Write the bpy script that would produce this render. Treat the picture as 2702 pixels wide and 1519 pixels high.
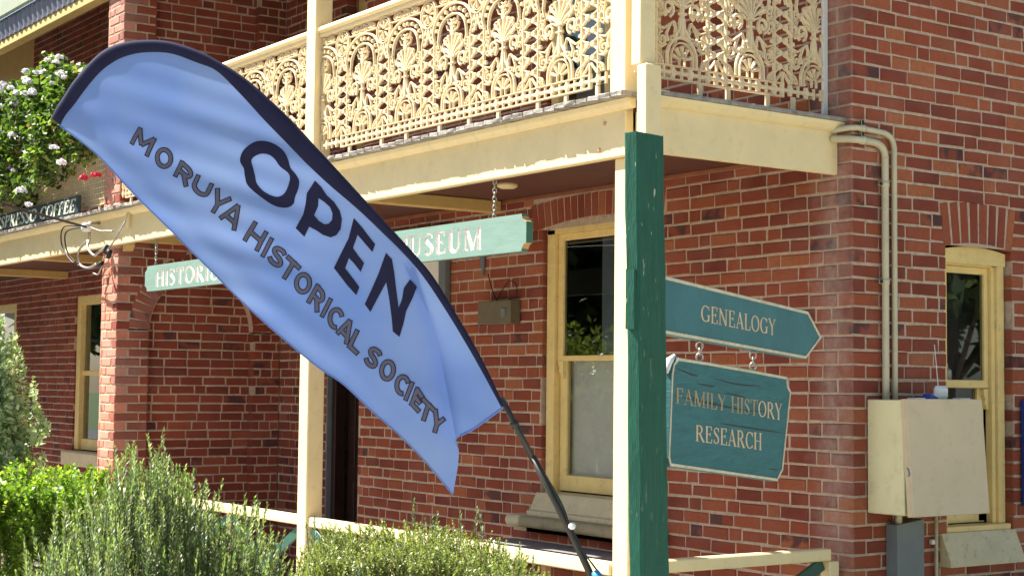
import bpy, bmesh, math, random
import numpy as np
from mathutils import Vector, Matrix
random.seed(11); RNG = np.random.default_rng(5)
scene = bpy.context.scene
for o in list(bpy.data.objects): bpy.data.objects.remove(o)
rad = math.radians

# ---------------------------------------------------------------- camera
CAM_R = Vector((0.57639652, 0.81710106, 0.01062613))
CAM_U = Vector((0.04395128, -0.04398347, 0.998065))
CAM_F = Vector((-0.81598734, 0.57481416, 0.06126456))
CAM_P = Vector((6.594, -7.097, 1.85))
FPX, PW, PH = 4251.69, 2702.0, 1519.0
cd = bpy.data.cameras.new('camera'); cam = bpy.data.objects.new('camera', cd)
scene.collection.objects.link(cam); scene.camera = cam
m = Matrix((CAM_R, CAM_U, -CAM_F)).transposed().to_4x4(); m.translation = CAM_P
cam.matrix_world = m
cd.sensor_width = 36.0; cd.lens = 36.0*FPX/PW; cd.clip_start = 0.05; cd.clip_end = 2000

# ---------------------------------------------------------------- sky, sun, exposure
SUN_EL, SUN_AZ = rad(52), rad(52)            # azimuth measured from the street side (-Y) towards -X
sdir = Vector((-math.sin(SUN_AZ)*math.cos(SUN_EL), -math.cos(SUN_AZ)*math.cos(SUN_EL), math.sin(SUN_EL)))
world = bpy.data.worlds.new('World'); scene.world = world; world.use_nodes = True
wn = world.node_tree; bg = wn.nodes['Background']
sky = wn.nodes.new('ShaderNodeTexSky'); sky.sky_type = 'NISHITA'; sky.sun_disc = False
sky.sun_elevation = SUN_EL; sky.sun_rotation = math.atan2(sdir.x, sdir.y)
sky.air_density = 1.0; sky.dust_density = 1.2; sky.ozone_density = 1.0
wn.links.new(sky.outputs['Color'], bg.inputs['Color']); bg.inputs['Strength'].default_value = 0.055
sl = bpy.data.lights.new('sun', 'SUN'); sun = bpy.data.objects.new('sun', sl); scene.collection.objects.link(sun)
sl.energy = 5.0; sl.angle = rad(0.53); sl.color = (1.0, 0.96, 0.89)
sun.rotation_euler = sdir.to_track_quat('Z', 'Y').to_euler(); sun.location = (0, -6, 14)
vs = scene.view_settings; vs.view_transform = 'Standard'; vs.look = 'None'; vs.exposure = 1.7; vs.gamma = 1.0
vs.use_curve_mapping = False
scene.cycles.max_bounces = 8; scene.cycles.diffuse_bounces = 4; scene.cycles.transparent_max_bounces = 16

# ---------------------------------------------------------------- object helpers
COL = scene.collection
def tag(o, label=None, cat=None, group=None, kind=None):
    if label: o['label'] = label
    if cat: o['category'] = cat
    if group: o['group'] = group
    if kind: o['kind'] = kind
    return o
def empty(name, loc, label, cat, group=None):
    o = bpy.data.objects.new(name, None); COL.objects.link(o); o.location = loc
    o.empty_display_size = 0.1
    return tag(o, label, cat, group)
def put(o, parent):
    if parent is not None:
        o.parent = parent
        p = parent; t = Matrix.Identity(4); chain = []
        while p is not None: chain.append(p); p = p.parent
        for p in reversed(chain): t = t @ p.matrix_parent_inverse @ p.matrix_basis
        o.matrix_parent_inverse = t.inverted()
    return o
def link(name, me, parent=None, mats=()):
    o = bpy.data.objects.new(name, me); COL.objects.link(o)
    for mm in (mats if isinstance(mats, (list, tuple)) else (mats,)):
        if mm is not None: me.materials.append(mm)
    return put(o, parent)
class MB:
    def __init__(s): s.v = []; s.f = []; s.mi = []; s.cur = 0
    def quad(s, a, b, c, d):
        n = len(s.v); s.v += [tuple(a), tuple(b), tuple(c), tuple(d)]; s.f.append((n, n+1, n+2, n+3)); s.mi.append(s.cur)
    def raw(s, vs, fs):
        n = len(s.v); s.v += [tuple(p) for p in vs]
        for f in fs: s.f.append(tuple(i+n for i in f)); s.mi.append(s.cur)
    def frame_box(s, O, X, Y, Z, x0, x1, y0, y1, z0, z1, bev=0.0):
        O, X, Y, Z = Vector(O), Vector(X), Vector(Y), Vector(Z)
        P = lambda x, y, z: O + X*x + Y*y + Z*z
        if bev <= 0:
            vs = [P(x, y, z) for x in (x0, x1) for y in (y0, y1) for z in (z0, z1)]
            fs = [(0, 1, 3, 2), (4, 6, 7, 5), (0, 4, 5, 1), (2, 3, 7, 6), (0, 2, 6, 4), (1, 5, 7, 3)]
            s.raw(vs, fs); return
        b = min(bev, (x1-x0)*.45, (y1-y0)*.45, (z1-z0)*.45)
        vs = []; ix = {}
        for i, (xa, xs) in enumerate(((x0, 1), (x1, -1))):
            for j, (ya, ys) in enumerate(((y0, 1), (y1, -1))):
                for k, (za, zs) in enumerate(((z0, 1), (z1, -1))):
                    for ax in range(3):
                        x = xa + (0 if ax == 0 else xs*b); y = ya + (0 if ax == 1 else ys*b); z = za + (0 if ax == 2 else zs*b)
                        ix[i, j, k, ax] = len(vs); vs.append(P(x, y, z))
        fs = []
        for i in (0, 1):
            q = [ix[i, 0, 0, 0], ix[i, 0, 1, 0], ix[i, 1, 1, 0], ix[i, 1, 0, 0]]; fs.append(q if i == 0 else q[::-1])
            q = [ix[0, i, 0, 1], ix[1, i, 0, 1], ix[1, i, 1, 1], ix[0, i, 1, 1]]; fs.append(q if i == 0 else q[::-1])
            q = [ix[0, 0, i, 2], ix[0, 1, i, 2], ix[1, 1, i, 2], ix[1, 0, i, 2]]; fs.append(q if i == 0 else q[::-1])
        for a in (0, 1):
            for c in (0, 1):
                q = [ix[0, a, c, 1], ix[1, a, c, 1], ix[1, a, c, 2], ix[0, a, c, 2]]; fs.append(q if a == c else q[::-1])
                q = [ix[a, 0, c, 0], ix[a, 1, c, 0], ix[a, 1, c, 2], ix[a, 0, c, 2]]; fs.append(q[::-1] if a == c else q)
                q = [ix[a, c, 0, 0], ix[a, c, 1, 0], ix[a, c, 1, 1], ix[a, c, 0, 1]]; fs.append(q if a == c else q[::-1])
        for i in (0, 1):
            for j in (0, 1):
                for k in (0, 1):
                    q = [ix[i, j, k, 0], ix[i, j, k, 1], ix[i, j, k, 2]]; fs.append(q if (i+j+k) % 2 == 0 else q[::-1])
        s.raw(vs, fs)
    def box(s, x0, x1, y0, y1, z0, z1, bev=0.0):
        s.frame_box((0, 0, 0), (1, 0, 0), (0, 1, 0), (0, 0, 1), x0, x1, y0, y1, z0, z1, bev)
    def bar(s, a, b, w, h, up=(0, 0, 1), bev=0.0):
        a, b = Vector(a), Vector(b); d = (b-a); L = d.length; d.normalize()
        y = Vector(up).cross(d).normalized(); z = d.cross(y)
        s.frame_box(a, d, y, z, 0, L, -w/2, w/2, -h/2, h/2, bev)
    def tube(s, pts, r, n=8, cap=True):
        pts = [Vector(p) for p in pts]; rs = r if isinstance(r, (list, tuple)) else [r]*len(pts)
        base = len(s.v); ref = None; N = len(pts)
        for i, p in enumerate(pts):
            t = (pts[min(i+1, N-1)] - pts[max(i-1, 0)]).normalized()
            if ref is None:
                ref = t.orthogonal().normalized()
            ref = (ref - t*ref.dot(t)).normalized(); q = t.cross(ref)
            for k in range(n):
                a = 2*math.pi*k/n; s.v.append(tuple(p + (ref*math.cos(a) + q*math.sin(a))*rs[i]))
        for i in range(N-1):
            for k in range(n):
                a = base+i*n+k; b = base+i*n+(k+1) % n; s.f.append((a, b, b+n, a+n)); s.mi.append(s.cur)
        if cap:
            s.f.append(tuple(base+k for k in range(n))[::-1]); s.mi.append(s.cur)
            s.f.append(tuple(base+(N-1)*n+k for k in range(n))); s.mi.append(s.cur)
    def prism(s, poly, O, X, Z, Y, y0, y1):
        """polygon (x,z) extruded along Y from y0 to y1"""
        O, X, Y, Z = Vector(O), Vector(X), Vector(Y), Vector(Z); n = len(poly)
        vs = [O+X*p[0]+Z*p[1]+Y*y0 for p in poly] + [O+X*p[0]+Z*p[1]+Y*y1 for p in poly]
        fs = [tuple(range(n)), tuple(range(2*n-1, n-1, -1))] + [(i, i+n, (i+1) % n+n, (i+1) % n) for i in range(n)]
        s.raw(vs, fs)
    def mesh(s, name, smooth=False):
        me = bpy.data.meshes.new(name); me.from_pydata(s.v, [], s.f)
        me.polygons.foreach_set('material_index', s.mi)
        if smooth: me.polygons.foreach_set('use_smooth', [True]*len(s.f))
        me.update(); return me
    def build(s, name, mats, parent=None, smooth=False):
        return link(name, s.mesh(name, smooth), parent, mats)
def np_mesh(name, verts, quads, smooth=False):
    me = bpy.data.meshes.new(name); nv, nq = len(verts), len(quads); k = quads.shape[1]
    me.vertices.add(nv); me.vertices.foreach_set('co', np.asarray(verts, np.float32).ravel())
    me.loops.add(nq*k); me.loops.foreach_set('vertex_index', quads.astype(np.int32).ravel())
    me.polygons.add(nq); me.polygons.foreach_set('loop_start', np.arange(0, nq*k, k, dtype=np.int32))
    if smooth: me.polygons.foreach_set('use_smooth', np.ones(nq, dtype=bool))
    me.update(calc_edges=True); me.validate(); return me
def fix_normals(o):
    bm = bmesh.new(); bm.from_mesh(o.data); bmesh.ops.recalc_face_normals(bm, faces=bm.faces[:]); bm.to_mesh(o.data); bm.free()
def project(P):
    q = Vector(P)-CAM_P; z = q.dot(CAM_F)
    if z <= 0.1: return None
    return (PW/2+FPX*q.dot(CAM_R)/z, PH/2-FPX*q.dot(CAM_U)/z, z)
def catmull(pts, n=8):
    pts = [Vector(p) for p in pts]; out = []
    for i in range(len(pts)-1):
        p0 = pts[max(i-1, 0)]; p1 = pts[i]; p2 = pts[i+1]; p3 = pts[min(i+2, len(pts)-1)]
        for k in range(n):
            t = k/n
            out.append(0.5*((2*p1)+(p2-p0)*t+(2*p0-5*p1+4*p2-p3)*t*t+(3*p1-p0-3*p2+p3)*t**3))
    out.append(pts[-1]); return out

# ---------------------------------------------------------------- materials
def new_mat(name):
    mt = bpy.data.materials.new(name); mt.use_nodes = True; nt = mt.node_tree
    return mt, nt, nt.nodes['Principled BSDF']
def N(nt, typ, **kw):
    n = nt.nodes.new(typ)
    for k, v in kw.items():
        if k in n.bl_rna.properties.keys(): setattr(n, k, v)
        else: n.inputs[k].default_value = v
    return n
def noise(nt, scale, detail=4, rough=.55, coord=None, stretch=None):
    tc = N(nt, 'ShaderNodeNewGeometry'); v = tc.outputs['Position']
    if coord == 'obj': tc = N(nt, 'ShaderNodeTexCoord'); v = tc.outputs['Object']
    if stretch:
        mp = N(nt, 'ShaderNodeMapping'); mp.inputs['Scale'].default_value = stretch; nt.links.new(v, mp.inputs['Vector']); v = mp.outputs['Vector']
    n = N(nt, 'ShaderNodeTexNoise', Scale=scale, Detail=detail, Roughness=rough); nt.links.new(v, n.inputs['Vector']); return n.outputs['Fac']
def ramp(nt, fac, stops):
    r = N(nt, 'ShaderNodeValToRGB'); e = r.color_ramp.elements
    while len(e) < len(stops): e.new(0.5)
    for i, (p, c) in enumerate(stops): e[i].position = p; e[i].color = (*c, 1) if len(c) == 3 else c
    nt.links.new(fac, r.inputs['Fac']); return r.outputs['Color']
def mixc(nt, fac, a, b, mode='MIX'):
    n = N(nt, 'ShaderNodeMix', data_type='RGBA', blend_type=mode)
    for sock, v in ((n.inputs[0], fac), (n.inputs[6], a), (n.inputs[7], b)):
        if hasattr(v, 'is_linked'): nt.links.new(v, sock)
        elif isinstance(v, (int, float)): sock.default_value = v
        else: sock.default_value = (*v, 1) if len(v) == 3 else v
    return n.outputs[2]
def mathn(nt, op, a, b=0.0, c=None):
    n = N(nt, 'ShaderNodeMath', operation=op)
    for i, v in enumerate((a, b, c)):
        if v is None: continue
        if hasattr(v, 'is_linked'): nt.links.new(v, n.inputs[i])
        else: n.inputs[i].default_value = v
    return n.outputs[0]
def bump(nt, bsdf, h, strength=.3, dist=.004):
    b = N(nt, 'ShaderNodeBump', Strength=strength, Distance=dist); nt.links.new(h, b.inputs['Height'])
    nt.links.new(b.outputs['Normal'], bsdf.inputs['Normal'])
def paint(name, col, rough=.5, var=.14, scale=9, dirt=None, dirt_amt=.5, stretch=None, bstr=.25, bscale=60, bdist=.003, metal=0, spec=.4):
    mt, nt, b = new_mat(name)
    n1 = noise(nt, scale, 5, .6, stretch=stretch)
    lo = tuple(c*(1-var) for c in col); hi = tuple(min(1, c*(1+var)) for c in col)
    c = ramp(nt, n1, [(.3, lo), (.7, hi)])
    if dirt:
        n2 = noise(nt, scale*2.7, 6, .65, stretch=stretch)
        f = ramp(nt, n2, [(.56, (0, 0, 0)), (.70, (dirt_amt,)*3)]); c = mixc(nt, f, c, dirt)
    nt.links.new(c, b.inputs['Base Color'])
    b.inputs['Roughness'].default_value = rough; b.inputs['Metallic'].default_value = metal
    b.inputs['Specular IOR Level'].default_value = spec
    if bstr: bump(nt, b, noise(nt, bscale, 5, .6, stretch=stretch), bstr, bdist)
    return mt
def corner_mask(nt):
    """lime bloom running down the outer brick corner (world x -0.36..0, front face)"""
    g = N(nt, 'ShaderNodeNewGeometry'); sp_ = N(nt, 'ShaderNodeSeparateXYZ'); nt.links.new(g.outputs['Position'], sp_.inputs[0])
    x = mathn(nt, 'ADD', sp_.outputs[0], mathn(nt, 'MULTIPLY', mathn(nt, 'SUBTRACT', noise(nt, 3.0, 3, .6), .5), .35))
    a = mathn(nt, 'SUBTRACT', 1.0, mathn(nt, 'MULTIPLY', mathn(nt, 'ABSOLUTE', mathn(nt, 'ADD', x, .14)), 4.6))
    f = mathn(nt, 'LESS_THAN', sp_.outputs[1], .012)
    k = mathn(nt, 'MULTIPLY', mathn(nt, 'MAXIMUM', a, 0.0), f)
    return mathn(nt, 'MULTIPLY', k, ramp(nt, noise(nt, 14, 5, .7), [(.3, (.25,)*3), (.65, (1.0,)*3)]))
def make_brick_mat(name, stops, efflo=0.0, dark=1.0, corner=False):
    mt, nt, b = new_mat(name)
    oi = N(nt, 'ShaderNodeObjectInfo'); gi = N(nt, 'ShaderNodeNewGeometry')
    rv = mathn(nt, 'FRACT', mathn(nt, 'ADD', oi.outputs['Random'], gi.outputs['Random Per Island']))
    c = ramp(nt, rv, stops)
    n1 = noise(nt, 34, 6, .7)                                   # mottling within a brick
    c = mixc(nt, ramp(nt, n1, [(.35, (0, 0, 0)), (.75, (.5,)*3)]), c, (.14*dark, .034*dark, .025*dark))
    n2 = noise(nt, 3.2, 2, .5)
    c = mixc(nt, ramp(nt, n2, [(.35, (.35,)*3), (.72, (0, 0, 0))]), c, (.36*dark, .085*dark, .042*dark))
    rv2 = mathn(nt, 'FRACT', mathn(nt, 'MULTIPLY', rv, 17.31))
    n3 = noise(nt, 7.5, 3, .5)                                  # burnt, blue-black ends on some bricks
    burnt = mathn(nt, 'MULTIPLY', mathn(nt, 'GREATER_THAN', rv2, .93), ramp(nt, n3, [(.46, (0, 0, 0)), (.56, (.75,)*3)]))
    c = mixc(nt, burnt, c, (.045, .032, .04))
    c = mixc(nt, 1.0, c, ramp(nt, noise(nt, .9, 4, .6), [(.3, (.80,)*3), (.7, (1.12,)*3)]), 'MULTIPLY')   # weathering over the whole wall
    n5 = noise(nt, 95, 4, .7)                                   # pale mortar smears and specks
    c = mixc(nt, ramp(nt, n5, [(.66, (0, 0, 0)), (.78, (.32,)*3)]), c, (.42, .24, .17))
    if efflo:
        n4 = noise(nt, 2.6, 5, .6)
        c = mixc(nt, ramp(nt, n4, [(.45, (0, 0, 0)), (.8, (efflo,)*3)]), c, (.38, .27, .23))
    if corner: c = mixc(nt, mathn(nt, 'MULTIPLY', corner_mask(nt), .62), c, (.50, .37, .31))
    nt.links.new(c, b.inputs['Base Color']); b.inputs['Roughness'].default_value = .88; b.inputs['Specular IOR Level'].default_value = .25
    bump(nt, b, noise(nt, 70, 8, .7), .55, .006)
    return mt
BR = [(0.0, (.160, .038, .025)), (.18, (.23, .051, .029)), (.42, (.285, .065, .032)), (.66, (.33, .082, .037)), (.84, (.385, .112, .046)), (.95, (.45, .155, .062)), (1.0, (.21, .050, .030))]
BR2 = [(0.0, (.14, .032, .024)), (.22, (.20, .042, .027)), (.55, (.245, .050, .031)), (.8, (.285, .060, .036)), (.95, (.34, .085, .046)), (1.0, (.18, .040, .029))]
M = {}
M['brick'] = make_brick_mat('brick_red', BR, .16, corner=True)
M['brick_mid'] = make_brick_mat('brick_worn', [(0, (.20, .075, .055)), (.4, (.27, .105, .078)), (.75, (.32, .13, .095)), (1, (.23, .09, .066))], .5, 1.6)
M['brick_shade'] = make_brick_mat('brick_shaded_red', BR2, .10)  # darker copy of the red brick, with shade put into the colour
M['brick_pale'] = make_brick_mat('brick_sunlit_tone', [(0, (.36, .18, .125)), (.4, (.46, .25, .18)), (.75, (.52, .29, .21)), (1, (.40, .21, .15))], .6, 3.0)  # sunlit brightness of the pier end put into the brick colour
M['mortar'] = paint('mortar', (.50, .37, .27), .95, .2, 22, (.33, .23, .16), .6, bstr=.6, bscale=110, bdist=.006, spec=.15)
CREAM = (.82, .655, .36)
M['cream'] = paint('cream_paint', CREAM, .45, .05, 5, (.52, .42, .24), .30, bstr=.12, bscale=40)
M['cream_dirty'] = paint('cream_paint_weathered', (.66, .54, .30), .55, .1, 6, (.32, .25, .15), .5, bstr=.25, bscale=45)
M['lace'] = paint('cast_iron_cream_paint', (.72, .57, .35), .45, .10, 14, (.48, .34, .18), .45, bstr=.2, bscale=120, bdist=.002)
M['tan'] = paint('tan_timber_paint', (.62, .42, .15), .5, .1, 7, bstr=.15)
M['sill'] = paint('sill_stone_paint', (.62, .52, .32), .65, .1, 8, (.25, .22, .16), .5, bstr=.3, bscale=60)
M['window_cream'] = paint('window_paint', (.78, .57, .22), .5, .08, 7, (.36, .28, .15), .4, bstr=.15)
M['boards'] = paint('grey_weathered_boards', (.30, .275, .24), .85, .3, 16, (.10, .085, .07), .8, (1, 1, 1), .8, 70, .008)
M['ceiling'] = paint('dark_stained_ceiling', (.11, .040, .025), .55, .25, 5, (.20, .08, .04), .4, (6, 1, 1), .2)
M['cornice'] = paint('stained_timber', (.28, .10, .045), .5, .2, 8)
def green_post():
    mt = paint('green_post_paint', (.014, .092, .058), .6, .2, 7, (.04, .15, .105), .5, (9, 9, 1), .8, 26, .010, spec=.22); nt = mt.node_tree; b = nt.nodes['Principled BSDF']
    c = b.inputs['Base Color'].links[0].from_socket
    f = ramp(nt, noise(nt, 42, 3, .5, stretch=(1, 1, .35)), [(.66, (0, 0, 0)), (.69, (.9,)*3)])
    zz = N(nt, 'ShaderNodeSeparateXYZ'); g = N(nt, 'ShaderNodeNewGeometry'); nt.links.new(g.outputs['Position'], zz.inputs[0])
    k = mathn(nt, 'MULTIPLY', f, ramp(nt, mathn(nt, 'MULTIPLY', zz.outputs[2], .33), [(.62, (.12,)*3), (.82, (1,)*3)]))
    nt.links.new(mixc(nt, k, c, (.52, .56, .42)), b.inputs['Base Color']); return mt
M['green'] = green_post()
M['green_rail'] = paint('green_rail_paint', (.022, .085, .062), .45, .12, 8)
M['teal'] = paint('teal_sign_paint', (.042, .142, .157), .5, .12, 6, (.022, .10, .12), .5, bstr=.2, bscale=40, spec=.22)
M['teal_old'] = paint('teal_sign_paint_cracked', (.040, .138, .146), .6, .15, 7, (.018, .075, .08), .6, (1, 1, 7), .5, 24, .005, spec=.2)
M['gold'] = paint('gold_lettering', (.56, .42, .26), .5, .15, 40, (.36, .22, .10), .6)
M['gold_faded'] = paint('faded_gold_lettering', (.33, .25, .13), .6, .3, 40, (.06, .14, .14), .8)
M['border'] = paint('sign_border_paint', (.52, .47, .33), .55, .18, 20, (.22, .2, .12), .6)
M['mint'] = paint('mint_sign_paint', (.155, .250, .205), .65, .10, 8, (.10, .18, .145), .5, (.35, 1, 2.2), .3, 30)
M['mint_edge'] = paint('mint_sign_edge_shaded', (.05, .16, .12), .6, .15, 8)  # board ends darker than the face, their shade put into the colour
M['letter_white'] = paint('white_carved_letter', (.80, .74, .68), .7, .08, 30, (.55, .40, .34), .4)
M['wood_raw'] = paint('bare_timber', (.50, .30, .15), .75, .2, 20)
M['navy'] = paint('navy_print', (.016, .016, .042), .85, .12, 14, bstr=.08, spec=.15)
M['pole'] = paint('black_flag_pole', (.03, .026, .02), .35, .2, 10, bstr=0)
M['steel'] = paint('chain_steel', (.42, .38, .32), .4, .25, 40, (.16, .08, .04), .7, metal=.8)
M['grey_metal'] = paint('grey_metal_duct', (.16, .18, .185), .45, .1, 6, (.09, .1, .105), .4, bstr=.05)
M['conduit'] = paint('conduit_cream', (.56, .50, .33), .45, .08, 6, (.33, .28, .18), .35, bstr=.05)
M['meter'] = paint('meter_box_paint', (.66, .52, .34), .42, .05, 4, (.36, .30, .19), .25, bstr=.05)
M['meter_side'] = paint('meter_box_lit_side', (.80, .72, .42), .42, .05, 4, (.40, .36, .2), .25, bstr=.05)  # lighter than the cover: the light on this side is in the colour
M['white_plastic'] = paint('white_plastic', (.72, .72, .68), .4, .05, 8, bstr=0)
M['black'] = paint('black_rubber', (.012, .012, .013), .5, .1, 8, bstr=0)
M['blue'] = paint('blue_enamel', (.02, .05, .28), .35, .1, 8, bstr=0)
M['blue_clip'] = paint('blue_bracket', (.03, .22, .42), .4, .1, 8, bstr=0)
M['brown_metal'] = paint('brown_box_paint', (.15, .115, .07), .5, .12, 10, (.25, .2, .14), .5)
M['door'] = paint('dark_varnished_door', (.028, .011, .008), .4, .25, 5, (.07, .022, .012), .5, (4, 4, .6), .2)
M['interior'] = paint('unlit_room_dark', (.025, .022, .022), .9, .1, 3, bstr=0)  # near black, stands for the darkness of unlit rooms
M['blind'] = paint('window_blind', (.80, .74, .64), .8, .06, 5, bstr=.05)
M['grey_blind'] = paint('pale_curtain', (.20, .22, .23), .8, .1, 6, bstr=.05)
M['table'] = paint('grey_table_top', (.24, .22, .22), .6, .15, 6, (.09, .08, .085), .5)
M['soil'] = paint('garden_soil', (.08, .055, .035), .95, .3, 9, bstr=.6, bscale=30, bdist=.02)
M['grass'] = paint('lawn', (.07, .11, .03), .95, .35, 6, (.12, .12, .04), .6, bstr=.8, bscale=40, bdist=.03)
M['paving'] = paint('concrete_paving', (.42, .39, .34), .85, .12, 3, (.28, .26, .23), .5, bstr=.3)
M['asphalt'] = paint('asphalt_road', (.05, .05, .052), .85, .2, 5, bstr=.4)
M['slab'] = paint('verandah_floor', (.17, .13, .12), .7, .2, 5)
M['roof_iron'] = paint('corrugated_iron_underside', (.20, .20, .25), .5, .15, 6, metal=.2)
M['gutter'] = paint('grey_green_gutter', (.33, .36, .26), .5, .08, 6)
M['sign_dark'] = paint('dark_green_sign', (.022, .04, .045), .5, .15, 8)
M['sign_letter'] = paint('cream_sign_letter', (.55, .55, .42), .6, .15, 20)
def glass_mat():
    mt, nt, b = new_mat('window_glass'); nt.nodes.remove(b)
    out = nt.nodes['Material Output']; g = N(nt, 'ShaderNodeBsdfGlossy', Roughness=.015); g.inputs['Color'].default_value = (.9, .93, .95, 1)
    t = N(nt, 'ShaderNodeBsdfTransparent'); t.inputs['Color'].default_value = (.86, .88, .87, 1)
    fr = N(nt, 'ShaderNodeFresnel', IOR=1.5); mx = N(nt, 'ShaderNodeMixShader')
    nt.links.new(mathn(nt, 'MULTIPLY', fr.outputs[0], 1.9), mx.inputs[0]); nt.links.new(t.outputs[0], mx.inputs[1]); nt.links.new(g.outputs[0], mx.inputs[2])
    nt.links.new(mx.outputs[0], out.inputs['Surface']); return mt
M['glass'] = glass_mat()
def leaf_mat(name, stops, trans=.45, rough=.4, tcol=None, spec=.5):
    mt, nt, b = new_mat(name); out = nt.nodes['Material Output']
    gi = N(nt, 'ShaderNodeNewGeometry'); c = ramp(nt, gi.outputs['Random Per Island'], stops)
    nt.links.new(c, b.inputs['Base Color']); b.inputs['Roughness'].default_value = rough; b.inputs['Specular IOR Level'].default_value = spec
    t = N(nt, 'ShaderNodeBsdfTranslucent'); tc = mixc(nt, 1.0, c, tcol or (1.0, 1.15, .45), 'MULTIPLY'); nt.links.new(tc, t.inputs['Color'])
    mx = N(nt, 'ShaderNodeMixShader'); mx.inputs[0].default_value = trans
    nt.links.new(b.outputs[0], mx.inputs[1]); nt.links.new(t.outputs[0], mx.inputs[2]); nt.links.new(mx.outputs[0], out.inputs['Surface'])
    return mt
M['rosemary'] = leaf_mat('rosemary_leaf', [(0, (.085, .14, .07)), (.5, (.15, .22, .10)), (.9, (.24, .31, .14)), (1, (.38, .42, .26))], .38, .46, spec=.4)
M['hedge_leaf'] = leaf_mat('shrub_leaf', [(0, (.15, .20, .055)), (.5, (.27, .32, .085)), (.85, (.38, .41, .12)), (1, (.50, .50, .22))], .42, .36)
M['lime_leaf'] = leaf_mat('lime_hedge_leaf', [(0, (.11, .21, .025)), (.5, (.24, .38, .04)), (1, (.46, .54, .08))], .52, .4)
M['silver_leaf'] = leaf_mat('silver_leaf', [(0, (.26, .34, .18)), (.5, (.46, .53, .32)), (1, (.66, .68, .50))], .42, .45)
M['rosemary_tip'] = leaf_mat('rosemary_new_growth', [(0, (.17, .24, .10)), (.5, (.28, .36, .14)), (1, (.46, .50, .23))], .42, .45, spec=.4)
M['geranium_leaf'] = leaf_mat('geranium_leaf', [(0, (.03, .055, .015)), (.45, (.07, .13, .025)), (.8, (.16, .25, .04)), (.95, (.34, .38, .08)), (1, (.22, .13, .06))], .42, .5)
M['tree_leaf'] = leaf_mat('tree_leaf', [(0, (.04, .07, .02)), (.5, (.07, .12, .03)), (1, (.13, .17, .05))], .4, .5)
M['petal_white'] = leaf_mat('white_petal', [(0, (.72, .70, .74)), (1, (.85, .84, .86))], .3, .6, (1, 1, 1))
M['petal_red'] = leaf_mat('red_petal', [(0, (.50, .015, .05)), (1, (.66, .06, .11))], .3, .5, (1, .3, .4))
M['petal_lilac'] = leaf_mat('lilac_petal', [(0, (.45, .33, .5)), (1, (.6, .45, .62))], .3, .5, (1, .9, 1))
M['bark'] = paint('bark', (.11, .08, .055), .9, .3, 14, bstr=.8, bscale=30, bdist=.01)
M['stem'] = paint('green_stem', (.12, .11, .05), .8, .3, 20)
def fabric():
    mt, nt, b = new_mat('blue_flag_fabric'); out = nt.nodes['Material Output']
    n1 = noise(nt, 3.0, 3, .5); c = ramp(nt, n1, [(.3, (.150, .266, .625)), (.7, (.222, .332, .620))])
    nt.links.new(c, b.inputs['Base Color']); b.inputs['Roughness'].default_value = .5; b.inputs['Specular IOR Level'].default_value = .35
    b.inputs['Sheen Weight'].default_value = .25; b.inputs['Sheen Roughness'].default_value = .4
    bump(nt, b, noise(nt, 900, 2, .5), .15, .001)
    t = N(nt, 'ShaderNodeBsdfTranslucent'); nt.links.new(mixc(nt, 1.0, c, (1.15, 1.08, 1.0), 'MULTIPLY'), t.inputs['Color'])
    mx = N(nt, 'ShaderNodeMixShader'); mx.inputs[0].default_value = .45
    nt.links.new(b.outputs[0], mx.inputs[1]); nt.links.new(t.outputs[0], mx.inputs[2]); nt.links.new(mx.outputs[0], out.inputs['Surface'])
    return mt
M['fabric'] = fabric()
M['grey_ink'] = paint('grey_ink', (.085, .082, .115), .75, .12, 14, bstr=0)
FLAG_P0=(2.4671,-4.2593,0)
FLAG_E1=(0.68407,0.72942,0)
F_TOP=[(0.0391, 1.7894), (-0.012, 1.8959), (-0.0631, 1.9881), (-0.1273, 2.0932), (-0.1918, 2.1927), (-0.2563, 2.2677), (-0.334, 2.3494), (-0.4122, 2.4317), (-0.4909, 2.5144), (-0.5701, 2.5977), (-0.6498, 2.6815), (-0.7298, 2.7569), (-0.8101, 2.825), (-0.8906, 2.878), (-0.9713, 2.9209), (-1.0655, 2.9525), (-1.1462, 2.9606), (-1.2269, 2.953), (-1.2871, 2.9307), (-1.3401, 2.8858), (-1.3928, 2.8278), (-1.4386, 2.7631), (-1.4642, 2.7085)]
F_INNER=[(0.0291, 1.7893), (-0.0307, 1.8957), (-0.0857, 1.988), (-0.1525, 2.0931), (-0.2222, 2.1926), (-0.2894, 2.2677), (-0.3619, 2.3369), (-0.4375, 2.4065), (-0.5291, 2.483), (-0.6083, 2.5561), (-0.6814, 2.6282), (-0.7549, 2.7021), (-0.8357, 2.7867), (-0.91, 2.855), (-0.9771, 2.8834), (-1.0646, 2.9148), (-1.1452, 2.9202), (-1.2122, 2.9097), (-1.2656, 2.8845), (-1.3185, 2.8397), (-1.3644, 2.7843), (-1.4103, 2.7274), (-1.4336, 2.6846)]
F_BOT=[(-0.1198, 1.5159), (-0.2089, 1.6162), (-0.2985, 1.7011), (-0.3886, 1.7743), (-0.4793, 1.8542), (-0.5572, 1.9034), (-0.6621, 1.9841), (-0.7812, 2.0844), (-0.9151, 2.211), (-1.0504, 2.3389), (-1.1872, 2.4682), (-1.3116, 2.5922), (-1.439, 2.6847)]
F_HEM=[(0.0366, 1.7894), (-0.0536, 1.7231), (-0.1132, 1.6878), (-0.1028, 1.6548), (-0.1047, 1.6057), (-0.1198, 1.5159)]
F_CREASE=[(-0.2558, 2.2364), (-0.2094, 2.0991), (-0.1697, 1.9626), (-0.1362, 1.8145), (-0.112, 1.6915)]
F_POLE=[(0.0391, 1.7894), (0.0644, 1.7432), (0.1338, 1.6159), (0.2027, 1.4895), (0.2526, 1.3937), (0.3022, 1.2924), (0.3146, 1.2626)]
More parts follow.
